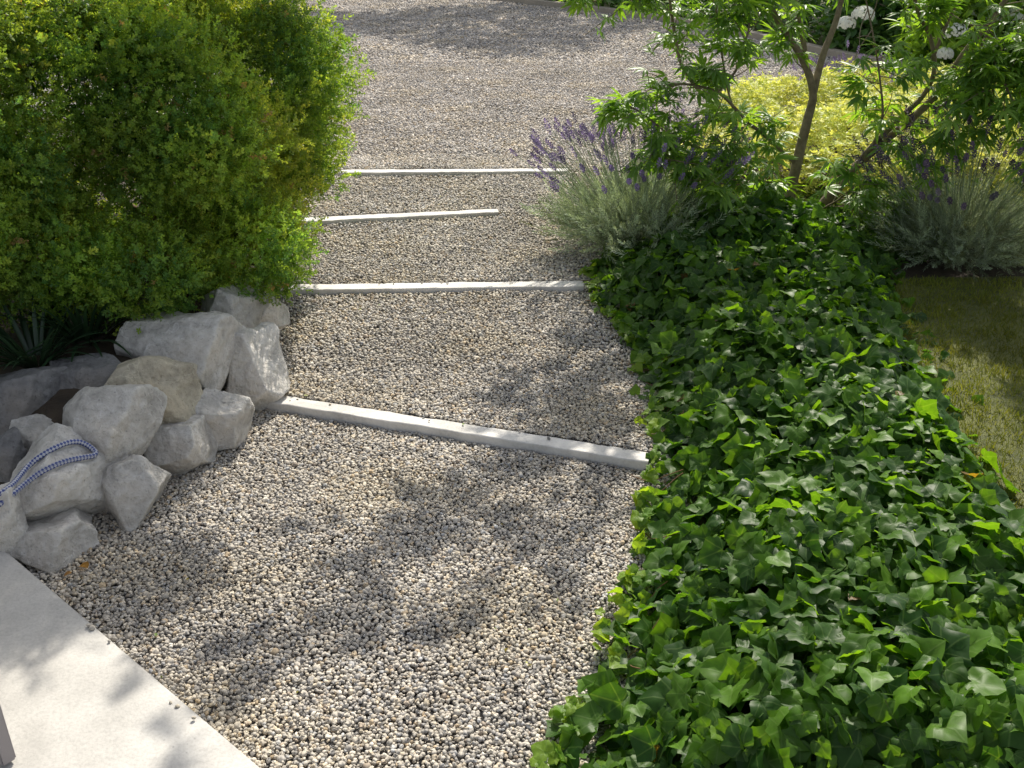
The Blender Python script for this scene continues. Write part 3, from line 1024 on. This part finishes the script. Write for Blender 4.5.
def lavender(label, base, rad, h_leaf, h_fl, nstem, nfl, seed, lean=(0, 0), fdark=False, fy=0):
    r = np.random.default_rng(seed)
    bx, by, bz = base
    root = empty('lavender', base); tag(root, label, 'lavender', 'lavender clumps in the right hand bed')
    inv = Matrix.Translation(root.location).inverted()
    A = Acc()
    # leafy shoots
    n = nstem
    a = r.uniform(0, 2 * math.pi, n); rr = np.sqrt(r.random(n))
    el = 1.45 - rr * 1.15
    d = np.stack([np.cos(a) * np.cos(el), np.sin(a) * np.cos(el), np.sin(el)], 1) + np.array([lean[0], lean[1], 0])
    d = unit(d + r.normal(0, .13, (n, 3)))
    ln = h_leaf * r.uniform(.6, 1.1, n) * (1 + .25 * rr)
    T, Tf = sprig(34, 1.0, .2, .022, seed, 1.6)
    # narrow leaf shoots along each stem
    for k in range(3):
        s0 = .28 + .2 * k
        pos = np.array(base) + np.stack([np.cos(a) * rr * rad * .35, np.sin(a) * rr * rad * .35, np.zeros(n)], 1) + d * (ln * s0)[:, None] + r.normal(0, .018, (n, 3))
        yv = unit(d + r.normal(0, .32, (n, 3)) + np.array([0, 0, .12 * k])); xv = unit(np.cross(yv, r.normal(size=(n, 3)))); zv = np.cross(xv, yv)
        c = np.array([.28, .345, .25]) * r.uniform(.35, 1.6, (n, 1)) + r.random((n, 1)) * np.array([.05, .05, -.02])
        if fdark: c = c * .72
        A.scatter(T, Tf, pos, np.stack([xv, yv, zv], 2), ln * .42, c)
    link('foliage', A.mesh('foliage'), m_lav, root).matrix_parent_inverse = inv
    # flower stalks and spikes
    B = Acc(); C = Acc()
    for k in range(nfl):
        aa = r.uniform(0, 2 * math.pi); q_ = math.sqrt(r.random()) * .95
        e_ = 1.5 - q_ * .85
        dd = unit(np.array([math.cos(aa) * math.cos(e_) + lean[0], math.sin(aa) * math.cos(e_) + lean[1] + fy, math.sin(e_)]))
        l = h_fl * r.uniform(.78, 1.12)
        p0 = np.array(base) + np.array([math.cos(aa) * q_ * rad * .35, math.sin(aa) * q_ * rad * .35, .05]) + dd * l * .3
        p2 = p0 + dd * l * .75 + np.array([0, 0, -.03 * q_]); p1_ = (p0 + p2) / 2 + r.normal(0, .012, 3)
        pts = smooth_path([p0, p1_, p2], 3)
        tube(B, pts, .0013, np.array([.24, .3, .19]) * r.uniform(.8, 1.2), 3)
        t = unit(pts[-1] - pts[-2])
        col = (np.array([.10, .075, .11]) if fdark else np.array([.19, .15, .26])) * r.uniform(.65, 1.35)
        if r.random() < .3: col = col * .6 + np.array([.04, .05, .04])
        sl = r.uniform(.036, .06)
        nb = 22
        for b_ in range(nb):
            u = b_ / nb; an = b_ * 2.4
            s1_ = unit(np.cross(t, [.3, .2, .9])); s2_ = np.cross(t, s1_)
            o = s1_ * math.cos(an) + s2_ * math.sin(an)
            wr = .0115 * math.sin(.5 + u * 2.3)
            c0 = p2 + t * sl * u + o * wr * .25
            tip = c0 + o * wr + t * .009
            w_ = np.cross(o, t) * .005
            n0 = [c0, (c0 + tip) / 2 + w_, tip, (c0 + tip) / 2 - w_]
            C.add(n0, [[0, 1, 2, 3]], col * r.uniform(.75, 1.3))
    link('flower_stalk', B.mesh('flower_stalk', True), m_lav, root).matrix_parent_inverse = inv
    link('flower_spike', C.mesh('flower_spike'), m_flow, root).matrix_parent_inverse = inv
    for o in (root.children[1], root.children[2]): o['kind'] = 'stuff'


lavender('silvery lavender in flower leaning over the gravel between the path and the small tree', (.60, 4.78, .12), .42, .30, .50, 640, 200, 2, (-.10, .0), fy=.12)
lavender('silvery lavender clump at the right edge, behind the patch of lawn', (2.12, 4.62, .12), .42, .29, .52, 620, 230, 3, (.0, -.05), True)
lavender('small faded lavender clump behind the small tree at the edge of the drive', (2.35, 7.35, .14), .26, .26, .36, 160, 60, 6, (-.1, 0))

# ------------------------------------------------------------------ golden groundcover
GOLD = [(.85, 5.25), (.95, 6.2), (1.35, 7.25), (2.4, 7.62), (3.6, 7.5), (5.0, 7.3), (5.2, 5.2), (3.6, 4.75), (2.4, 4.8), (1.7, 5.0)]


def gold_h(x, y):
    d = dist_poly(x, y, GOLD)
    return .12 + .33 * sstep(0, .35, d) + .09 * lump(x, y, 0, 3.0, 5)


GT = [fan_leaf([(0, 0), (.3, .25), (.36, .55), (.2, .85), (0, 1), (-.2, .85), (-.36, .55), (-.3, .25)], np.array([0, .45]), .2, .3, 0)]
gl_v = np.array([[0, 0, 0], [.34, .5, .06], [0, 1, -.1], [-.34, .5, .06]]); gl_f = np.array([[0, 1, 2, 3]])
# rosettes of small leaves
ros_v, ros_f = [], []
for k in range(7):
    a = k * 2.4; q_ = .35 + .09 * k
    d = np.array([math.cos(a), math.sin(a), .5 - .06 * k]); d = d / np.linalg.norm(d); s_ = np.cross(d, [0, 0, 1]); s_ /= np.linalg.norm(s_)
    n0 = len(ros_v)
    ros_v += [d * .1, d * (.1 + q_ * .5) + s_ * .2, d * (.1 + q_), d * (.1 + q_ * .5) - s_ * .2]; ros_f.append([n0, n0 + 1, n0 + 2, n0 + 3])
ros_v, ros_f = np.array(ros_v), np.array(ros_f)
n = 44000
xs = rng.uniform(.7, 5.3, n); ys = rng.uniform(4.8, 7.6, n)
ok = in_poly(xs, ys, GOLD) & (xs < .62 * ys + .4)
xs, ys = xs[ok], ys[ok]; n = len(xs)
z = gold_h(xs, ys) - rng.random(n) ** 2 * .2 + rng.normal(0, .02, n)
tilt = np.array([0, 0, 1]) + rng.normal(0, .5, (n, 3))
g = rng.random((n, 1)); c = np.array([.34, .42, .10]) + g * np.array([.38, .31, .16])
c *= (1 + .18 * lump(xs, ys, 0, 4, 1)[:, None])
A = Acc(); A.scatter(ros_v, ros_f, np.stack([xs, ys, z], 1), frames(tilt, rng.normal(size=(n, 3))), rng.uniform(.02, .04, n), c)
tag(link('golden_groundcover', A.mesh('golden_groundcover'), m_gold), 'low golden yellow foliage filling the bed behind the small tree', 'groundcover', kind='stuff')

# low green leaves round the lavender and tree foot
n = 9000
xs = rng.uniform(.35, 3.4, n); ys = rng.uniform(4.25, 5.5, n)
ok = (xs > .42 + .1 * (ys - 4.3)) & ~((xs > 1.55) & (ys < 4.5)) & (xs < 3.2)
xs, ys = xs[ok], ys[ok]; n = len(xs)
g = rng.random((n, 1)); c = np.array([.05, .12, .02]) + g ** 2 * np.array([.15, .2, .03])
A = Acc(); A.scatter(ros_v, ros_f, np.stack([xs, ys, ground_z(xs, ys) + rng.uniform(.02, .13, n)], 1), frames(np.array([0, 0, 1]) + rng.normal(0, .5, (n, 3)), rng.normal(size=(n, 3))), rng.uniform(.025, .05, n), c)
tag(link('leafy_groundcover', A.mesh('leafy_groundcover'), m_gold), 'small green leaves between the lavender clumps and the foot of the small tree', 'groundcover', kind='stuff')

# ------------------------------------------------------------------ lawn
LAWN = [(1.35, 1.2), (1.35, 3.3), (1.52, 3.9), (1.75, 4.32), (2.6, 4.35), (4.2, 4.3), (5.5, 3.6), (5.5, 1.0)]
flat_poly('lawn', LAWN, .085, m_lawn)
n = 52000
xs = rng.uniform(1.35, 3.0, n); ys = rng.uniform(2.2, 4.3, n)
ok = in_poly(xs, ys, LAWN)
xs, ys = xs[ok], ys[ok]; n = len(xs)
bl_v = np.array([[-.07, 0, 0], [.07, 0, 0], [.05, 0, .55], [-.05, 0, .55], ]) ; bl_v = np.array([[-.06, 0, 0], [.06, 0, 0], [.03, .18, .8], [-.03, .18, .8]])
c = np.array([.09, .13, .02]) + rng.random((n, 1)) * np.array([.12, .10, .02]); c *= (1 + .3 * lump(xs, ys, 0, 3, 2)[:, None])
up = np.array([0, 0, 1]) + rng.normal(0, .5, (n, 3))
A = Acc(); A.scatter(bl_v, np.array([[0, 1, 2, 3]]), np.stack([xs, ys, np.full(n, .085)], 1), frames(up, rng.normal(size=(n, 3))), rng.uniform(.012, .03, n) * (1 + .25 * lump(xs, ys, 0, 9, 3)), c)
tag(link('grass', A.mesh('grass'), m_grass), 'short olive green grass of the small lawn right of the ivy', 'grass', kind='stuff')

# ------------------------------------------------------------------ small tree with palmate leaves
leaflet_v, leaflet_f = [], []


def leaflet(a, l, wd, droop):
    """narrow lance leaflet in the xy plane pointing at angle a (0 = +y)."""
    d = np.array([math.sin(a), math.cos(a), 0]); s_ = np.array([math.cos(a), -math.sin(a), 0])
    t = np.array([.06, .3, .55, .8, 1.0]); wdt = np.array([.1, .85, 1, .6, .02]) * wd / 2
    V = []
    for ti, wi in zip(t, wdt):
        c = d * ti * l + np.array([0, 0, -droop * ti ** 2 * l + .06 * ti * l])
        V += [c - s_ * wi + np.array([0, 0, wi * .35]), c, c + s_ * wi + np.array([0, 0, wi * .35])]
    Fc = []
    for k in range(4):
        for q_ in range(2): Fc.append([3 * k + q_, 3 * k + q_ + 1, 3 * k + q_ + 4, 3 * k + q_ + 3])
    return np.array(V), np.array(Fc)


def palmate(seed):
    r = np.random.default_rng(seed)
    V, Fc, n0 = [], [], 0
    for a, l in zip((-1.75, -.95, -.42, 0.05, .5, 1.0, 1.75), (.42, .72, .95, 1.05, .92, .7, .4)):
        v, f_ = leaflet(a + r.normal(0, .08), l * r.uniform(.9, 1.1), .185 * (.6 + l * .4), r.uniform(.15, .6))
        V.append(v); Fc.append(f_ + n0); n0 += len(v)
    return np.concatenate(V), np.concatenate(Fc)


PAL_T = [palmate(k) for k in range(4)]


def pl(pts): return np.array([P(a, b, y=c) for a, b, c in pts])


limbs = [
    (pl([(783, 236, 5.02), (790, 195, 5.0), (800, 150, 5.0), (808, 118, 5.0), (813, 92, 4.98), (802, 58, 4.95), (780, 24, 4.9), (757, -25, 4.85), (738, -90, 4.8)]), .026, .007),
    (pl([(813, 94, 4.98), (823, 55, 5.03), (838, 14, 5.1), (850, -50, 5.15), (862, -130, 5.2), (870, -210, 5.2)]), .016, .005),
    (pl([(806, 60, 4.96), (800, 20, 5.0), (790, -30, 5.05), (795, -110, 5.1), (800, -200, 5.1)]), .012, .005),
    (pl([(795, 240, 5.02), (822, 205, 5.03), (850, 172, 5.05), (888, 138, 5.03), (915, 116, 5.0), (938, 92, 5.0), (965, 52, 4.95), (1000, 8, 4.9), (1040, -60, 4.8), (1060, -140, 4.75)]), .024, .006),
    (pl([(828, 205, 5.04), (862, 158, 5.0), (900, 118, 4.97), (922, 97, 4.97), (934, 72, 5.0), (931, 40, 5.0), (916, 5, 5.0), (908, -60, 5.05), (900, -140, 5.1)]), .014, .005),
    (pl([(932, 60, 5.0), (948, 22, 5.02), (968, -20, 5.05), (985, -90, 5.1)]), .008, .003),
    (pl([(778, 234, 5.0), (764, 214, 4.96), (750, 195, 4.93), (738, 174, 4.9), (732, 155, 4.87), (718, 140, 4.8)]), .014, .004),
    (pl([(797, 165, 5.0), (770, 140, 4.93), (746, 120, 4.86), (724, 97, 4.8), (706, 88, 4.76), (680, 84, 4.7), (650, 88, 4.66)]), .009, .003),
    (pl([(716, 94, 4.78), (735, 72, 4.8), (740, 55, 4.82), (750, 20, 4.85), (742, -30, 4.8)]), .006, .003),
    (pl([(700, 92, 4.76), (682, 66, 4.76), (674, 30, 4.76), (668, -10, 4.74), (655, -60, 4.7), (640, -110, 4.65)]), .008, .003),
    (pl([(734, 165, 4.88), (704, 150, 4.78), (672, 136, 4.7), (640, 112, 4.65), (615, 100, 4.6)]), .007, .0025),
    (pl([(733, 160, 4.88), (735, 120, 4.95), (728, 90, 5.0), (722, 55, 5.0), (716, 10, 5.0), (710, -60, 5.0)]), .006, .003),
    (pl([(936, 110, 4.98), (968, 84, 4.88), (998, 66, 4.8), (1025, 70, 4.7), (1045, 100, 4.62)]), .008, .003),
    (pl([(868, 155, 5.0), (882, 120, 4.9), (880, 80, 4.86), (874, 40, 4.82), (866, 0, 4.8)]), .006, .0025),
    (pl([(795, 190, 5.0), (760, 180, 4.85), (735, 185, 4.75), (705, 180, 4.66)]), .006, .002),
    (pl([(835, 190, 5.0), (845, 195, 4.85), (862, 205, 4.75), (880, 215, 4.7)]), .006, .002),
    (pl([(748, -50, 4.82), (700, -90, 4.7), (650, -120, 4.6), (590, -150, 4.5), (540, -190, 4.45)]), .008, .003),
    (pl([(668, -10, 4.74), (630, -10, 4.66), (600, 0, 4.6), (575, 5, 4.58)]), .006, .002),
    (np.array([(1.3, 5.15, 1.9), (.95, 5.0, 2.25), (.55, 4.85, 2.45), (.15, 4.7, 2.6), (-.15, 4.6, 2.65)]), .011, .003),  # unseen high limb, added to dapple the path with shade
    (pl([(1045, -80, 4.8), (1090, -60, 4.6), (1120, 0, 4.4), (1130, 60, 4.3)]), .008, .003),
    (pl([(985, 30, 4.93), (1000, 60, 4.7), (988, 105, 4.6)]), .005, .002),
    (pl([(1040, -60, 4.8), (1032, 20, 4.6), (1036, 90, 4.5), (1028, 160, 4.45)]), .006, .002),
    (pl([(1000, 8, 4.9), (975, 60, 4.7), (958, 115, 4.65), (945, 150, 4.62)]), .006, .002),
    (pl([(820, 210, 5.0), (838, 200, 4.85), (850, 190, 4.7), (858, 185, 4.62)]), .005, .002),
    (pl([(738, 176, 4.9), (700, 172, 4.75), (668, 160, 4.65), (650, 150, 4.6)]), .005, .002),
    (pl([(900, 125, 5.0), (905, 150, 4.8), (925, 165, 4.7)]), .005, .002),
    (pl([(965, 52, 4.95), (990, 60, 4.7), (1010, 95, 4.55), (1015, 120, 4.5)]), .006, .002),
]
tree = empty('small_tree', P(787, 236, y=5.0))
tag(tree, 'small multi stemmed tree with narrow finger shaped leaves in the right hand bed', 'tree')
tinv = Matrix.Translation(tree.location).inverted()
B = Acc()
leaf_pos, leaf_dir = [], []
for li, (L, r0, r1) in enumerate(limbs):
    Ls = smooth_path(L, 6)
    tube(B, Ls, np.linspace(r0 * 1.15, r1 * 1.15, len(Ls)), (1, 1, 1), 10)
    seg = np.linalg.norm(np.diff(Ls, axis=0), axis=1); cs = np.concatenate([[0], np.cumsum(seg)])
    big = r0 > .02
    start = .5 if big else (.35 if r0 > .01 else .15)
    s_ = cs[-1] * start
    while s_ <= cs[-1]:
        t = s_ / cs[-1]
        b = np.array([np.interp(s_, cs, Ls[:, q_]) for q_ in range(3)])
        idx = min(np.searchsorted(cs, s_), len(Ls) - 1)
        ax = unit(Ls[idx] - Ls[idx - 1])
        high = b[2] > 1.25
        d = unit(ax * .7 + rng.normal(0, .75, 3) + np.array([0, -.15, .25]))
        ln = rng.uniform(.10, .26) * (1.3 if high else .9)
        e = b + d * ln + np.array([0, 0, -.02])
        m_ = (b + e) / 2 + rng.normal(0, .01, 3)
        tw = smooth_path([b, m_, e], 4)
        tube(B, tw, np.linspace(.0028, .0014, len(tw)), (1, 1, 1), 5)
        for u in np.arange(.35, 1.01, .22):
            p = b + (e - b) * u
            o = unit(np.cross(d, rng.normal(size=3)))
            for sgn in (-1, 1):
                if rng.random() < (.15 if b[2] < 1.3 else .35 if b[2] < 2.1 else .62): continue
                dd = unit(o * sgn + d * .7 + np.array([0, -.1, -.1]))
                leaf_pos.append(p + dd * rng.uniform(.02, .035)); leaf_dir.append(dd)
        leaf_pos.append(e); leaf_dir.append(d)
        s_ += rng.uniform(.028, .052) * (1.0 if r0 < .012 else 1.25)
link('trunk', B.mesh('trunk', True), m_bark, tree).matrix_parent_inverse = tinv
lp, ld = np.array(leaf_pos), np.array(leaf_dir)
# openings in the crown through which the flower heads and the drive show
rel = lp - np.array([0, 0, H]); dz_ = rel @ FW
qx = 512 + F * rel[:, 0] / dz_; qy = 384 - F * (rel @ UP) / dz_
op = np.ones(len(lp), bool)
for (ax_, ay_, ar, br, pr) in ((858, 24, 34, 30, .95), (950, 42, 24, 26, .9), (1000, 15, 30, 20, .85), (860, 52, 22, 18, .8), (750, 90, 34, 22, .8), (640, 45, 26, 40, .8), (785, 95, 20, 24, .8), (560, 60, 40, 60, 1), (650, 215, 62, 42, .85), (875, 150, 18, 20, .55), (832, 195, 22, 18, .5), (915, 118, 18, 14, .5), (795, 170, 18, 50, .6), (815, 215, 42, 26, .8)):
    op &= ~((((qx - ax_) / ar) ** 2 + ((qy - ay_) / br) ** 2 < 1) & (rng.random(len(lp)) < pr))
lp, ld = lp[op], ld[op]
n = len(lp)
nr = np.array([.05, .05, 1]) + rng.normal(0, .38, (n, 3))
tip = ld + np.array([0, 0, -.25]) + rng.normal(0, .25, (n, 3))
R = frames(nr, tip)
g = rng.random((n, 1)); c = np.array([.085, .18, .04]) + g * np.array([.13, .17, .03])
s = rng.uniform(.065, .115, n); wch = rng.integers(0, 4, n)
A = Acc()
for k in range(4):
    m_ = wch == k
    A.scatter(PAL_T[k][0], PAL_T[k][1], lp[m_], R[m_], s[m_], c[m_])
link('crown', A.mesh('crown', True), m_vitex, tree).matrix_parent_inverse = tinv
print('tree leaves', n)

# ------------------------------------------------------------------ generic leafy plants (far)
oval_v = np.array([[0, 0, 0], [.28, .3, .05], [.26, .65, .04], [0, 1, -.12], [-.26, .65, .04], [-.28, .3, .05], [0, .45, -.02]])
oval_f = np.array([[0, 1, 6], [1, 2, 6], [2, 3, 6], [3, 4, 6], [4, 5, 6], [5, 0, 6]])


def leafy(name, parent, lobes, n, size, c1, c2, mat, seed, depth=.3, part='crown', rand=.6):
    pos, nr, dep = lobes_sample(lobes, n, depth, seed)
    pos = pos[pos[:, 2] > .1]; nr = nr[:len(pos)]
    m = len(pos)
    nrm = nr * .5 + np.array([0, 0, .6]) + rng.normal(0, rand, (m, 3))
    R = frames(nrm, nr + rng.normal(0, .6, (m, 3)) + np.array([0, 0, -.3]))
    g = rng.random((m, 1)); c = np.array(c1) + g * (np.array(c2) - np.array(c1))
    A = Acc(); A.scatter(oval_v, oval_f, pos, R, rng.uniform(size * .6, size * 1.2, m), c)
    o = link(part, A.mesh(part, True), mat, parent)
    if parent: o.matrix_parent_inverse = Matrix.Translation(parent.location).inverted()
    return o


# white flowered shrub
c0 = (4.35, 11.1, .14)
hy = empty('hydrangea', c0); tag(hy, 'leafy shrub with round white flower heads at the top right, beyond the drive', 'shrub')
hl = [(3.55, 10.5, .45, .5, .5, .42), (4.5, 10.7, .7, .7, .6, .65), (5.3, 10.7, .7, .7, .6, .6), (4.6, 11.4, 1.2, .8, .6, .5), (6.2, 10.5, .7, .7, .6, .7)]
leafy('hydrangea', hy, hl, 9000, .12, (.03, .09, .02), (.08, .19, .035), m_hydr, 11)
B = Acc()
for k in range(12):
    e = np.array(hl[k % 5][:3]) + rng.normal(0, .2, 3); b = np.array([4.35 + rng.normal(0, .3), 11.1 + rng.normal(0, .1), .1])
    tube(B, smooth_path([b, (b + e) / 2 + rng.normal(0, .05, 3), e], 4), np.linspace(.012, .005, 9), (1, 1, 1), 6)
link('stem', B.mesh('stem', True), m_bark, hy).matrix_parent_inverse = Matrix.Translation(hy.location).inverted()
pet = np.array([[0, 0, 0], [.5, .4, .05], [0, .9, 0], [-.5, .4, .05]])
for (a, b, yy, r_) in ((863, 15, 9.75, .10), (846, 24, 9.8, .085), (955, 33, 9.3, .11), (945, 54, 9.25, .07), (990, 18, 9.5, .09), (1012, 16, 9.6, .10), (975, 12, 9.5, .08), (835, -8, 10.3, .09), (1000, -10, 10.2, .1)):
    cc = P(a, b, y=yy)
    d = unit(rng.normal(size=(260, 3))); d = d[d[:, 2] > -.35]
    A = Acc(); A.scatter(pet, np.array([[0, 1, 2, 3]]), cc + d * r_ * np.array([1, 1, .75]), frames(d, rng.normal(size=d.shape)), np.full(len(d), .032), np.tile([.78, .80, .72], (len(d), 1)) * rng.uniform(.9, 1.05, (len(d), 1)))
    link('flower_head', A.mesh('flower_head'), m_white, hy).matrix_parent_inverse = Matrix.Translation(hy.location).inverted()

# light green shrub between
ls = empty('leafy_shrub', (3.95, 9.6, .14)); tag(ls, 'bright green narrow leaved shrub behind the small tree, in front of the white flowers', 'shrub')
leafy('leafy_shrub', ls, [(3.95, 9.5, .4, .35, .3, .4), (4.2, 9.7, .7, .4, .35, .45), (3.75, 9.6, .25, .25, .25, .2)], 3000, .1, (.10, .2, .02), (.2, .33, .04), m_vitex, 17)
B = Acc()
for k in range(6):
    tube(B, smooth_path([(3.95, 9.6, .1), (3.9 + rng.normal(0, .1), 9.6, .4), (3.95 + rng.normal(0, .2), 9.6 + rng.normal(0, .2), .9)], 4), np.linspace(.01, .004, 9), (1, 1, 1), 6)
link('stem', B.mesh('stem', True), m_bark, ls).matrix_parent_inverse = Matrix.Translation(ls.location).inverted()

# kerb round the drive
K = smooth_path(np.array([[k[0], k[1], 0] for k in KERB]), 5)
bm = bmesh.new(); rows = []
T = unit(np.gradient(K, axis=0)); Nn = np.stack([-T[:, 1], T[:, 0], np.zeros(len(T))], 1)
for p, nn in zip(K, Nn):
    rows.append([bm.verts.new((p[0] + nn[0] * u, p[1] + nn[1] * u, z)) for u, z in ((0, .0), (0, .144), (.008, .15), (.085, .15), (.093, .144), (.093, 0))])
for r0, r1 in zip(rows, rows[1:]):
    for k in range(5): bm.faces.new((r0[k], r1[k], r1[k + 1], r0[k + 1]))
bm.faces.new(rows[0]); bm.faces.new(rows[-1])
bmesh.ops.recalc_face_normals(bm, faces=bm.faces)
me = bpy.data.meshes.new('kerb'); bm.to_mesh(me); bm.free()
m_kerb = mat_concrete('kerb_stone', (.40, .35, .28), .6)
tag(link('kerb', me, m_kerb), 'low tan kerb curving round the far side of the gravel drive', 'kerb')

# verge + low planting behind the kerb
verge = [tuple(k[:2] + n_[:2] * .07) for k, n_ in zip(K, Nn)]
verge += [(14, 9), (16, 24), (-12, 24)]
flat_poly('verge', verge, .143, m_lawn)
n = 15000
t = rng.random(n) * (len(K) - 1); i0 = t.astype(int); fr = (t - i0)[:, None]
base = K[i0] * (1 - fr) + K[np.minimum(i0 + 1, len(K) - 1)] * fr; nb = Nn[i0]
off = rng.uniform(.10, 1.5, n)
pos = base + nb * off[:, None]
hh = .15 + .42 * sstep(.0, .5, off) * (1 + .4 * lump(pos[:, 0], pos[:, 1], 0, 2.2)) * rng.random(n) ** .5
pos[:, 2] = hh
g = rng.random((n, 1)); c = np.array([.035, .09, .02]) + g * np.array([.07, .12, .02])
A = Acc(); A.scatter(oval_v, oval_f, pos, frames(np.array([0, -.2, 1]) + rng.normal(0, .6, (n, 3)), rng.normal(size=(n, 3))), rng.uniform(.05, .11, n), c)
tag(link('verge_planting', A.mesh('verge_planting', True), m_hydr), 'dense low green planting along the far side of the drive', 'planting', kind='stuff')

# shade trees beyond the drive, which throw the shadow on its far side
for k, (x, y, h, lab) in enumerate(((-2.6, 16.0, 4.0, 'leafy tree beyond the far left end of the drive'), (1.0, 17.0, 4.4, 'leafy tree standing straight beyond the drive'), (4.6, 15.6, 4.3, 'leafy tree beyond the drive, behind the white flowered shrub'))):
    tr = empty('garden_tree', (x, y, .15)); tag(tr, lab, 'tree', 'garden trees beyond the drive')
    lob = [(x, y, h, 1.5, 1.4, 1.1), (x - 1.1, y - .2, h - .4, .9, .9, .8), (x + 1.1, y + .1, h - .3, 1.0, .9, .8), (x + .3, y - .3, h + .8, .9, .9, .7)]
    leafy('garden_tree', tr, lob, 5200, .17, (.03, .08, .02), (.09, .16, .03), m_far, 40 + k, .6)
    B = Acc()
    tube(B, smooth_path([(x, y, .1), (x + .05, y, 1.4), (x - .05, y, 2.6), (x, y, h)], 4), np.linspace(.13, .05, 13), (1, 1, 1), 9)
    for l in lob[1:]:
        tube(B, smooth_path([(x, y, h - 1.6), ((x + l[0]) / 2, y, h - .9), l[:3]], 4), np.linspace(.06, .02, 9), (1, 1, 1), 7)
    link('trunk', B.mesh('trunk', True), m_bark, tr).matrix_parent_inverse = Matrix.Translation(tr.location).inverted()

# ------------------------------------------------------------------ table leg on the terrace
M = NT('painted_metal'); M.b.inputs['Base Color'].default_value = (.27, .255, .27, 1); M.b.inputs['Metallic'].default_value = .5; M.b.inputs['Roughness'].default_value = .5
nz = M.noise(90, 4, vec=M.geo()); M.L(M.bump(nz.outputs['Fac'], .1, .002), M.b.inputs['Normal'])
m_metal = M.m


def boxmesh(name, x0, x1, y0, y1, z0, z1, bev=.004):
    bm = bmesh.new(); bmesh.ops.create_cube(bm, size=1)
    for v in bm.verts:
        v.co = Vector(((x0 + x1) / 2 + v.co.x * (x1 - x0), (y0 + y1) / 2 + v.co.y * (y1 - y0), (z0 + z1) / 2 + v.co.z * (z1 - z0)))
    bmesh.ops.bevel(bm, geom=bm.edges[:], offset=bev, segments=2, affect='EDGES')
    me = bpy.data.meshes.new(name); bm.to_mesh(me); bm.free()
    for p in me.polygons: p.use_smooth = False
    return me


lx, ly = P(7, 762, z=.05)[:2]
gt = empty('garden_table', (lx, ly, .05)); gt.rotation_euler = (0, 0, math.radians(-40)); tag(gt, 'grey metal garden table on the terrace, one square leg showing', 'table')
for (a, b) in ((0, 0), (-1.1, 0), (0, -.75), (-1.1, -.75)):
    link('leg', boxmesh('leg', a - .016, a + .016, b - .016, b + .016, .006, .70), m_metal, gt)
    lf = gt.children[-1] if False else None
link('table_top', boxmesh('table_top', -1.16, .06, -.81, .06, .70, .73), m_metal, gt)

n = 46
xs = rng.uniform(-.9, .5, n); ys = rng.uniform(1.6, 6, n)
A = Acc(); cc = np.array([.40, .30, .10]) * rng.uniform(.5, 1.2, (n, 1)) + rng.random((n, 1)) * np.array([-.1, .08, 0])
A.scatter(oval_v, oval_f, np.stack([xs, ys, level(xs, ys) + .009], 1), frames(np.array([0, 0, 1]) + rng.normal(0, .3, (n, 3)), rng.normal(size=(n, 3))), rng.uniform(.007, .016, n), cc)
tag(link('leaf_litter', A.mesh('leaf_litter', True), m_gold), 'tiny yellowed leaf bits scattered over the gravel path', 'litter', kind='stuff')

# ------------------------------------------------------------------ fallen leaves
for k, (a, b, s_, cc, lab) in enumerate(((88, 568, .034, (.42, .22, .05), 'curled orange brown fallen leaf on the gravel near the roped stone'),
                                        (72, 573, .022, (.30, .16, .05), 'tiny brown fallen leaf just left of the orange fallen leaf'))):
    p = P(a, b, z=.014)
    Tv, Tf = fan_leaf([(0, 0), (.3, .2), (.42, .5), (.3, .82), (0, 1), (-.3, .82), (-.42, .5), (-.3, .2)], np.array([0, .5]), .5, .5, .06, k)
    me = npmesh('fallen_leaf', Tv * s_, Tf, np.tile(cc, (len(Tv), 1)), Tv, True)
    o = link('fallen_leaf', me, m_gold); o.location = p; o.rotation_euler = (.15, .1, 1.1 + k)
    tag(o, lab, 'leaf')
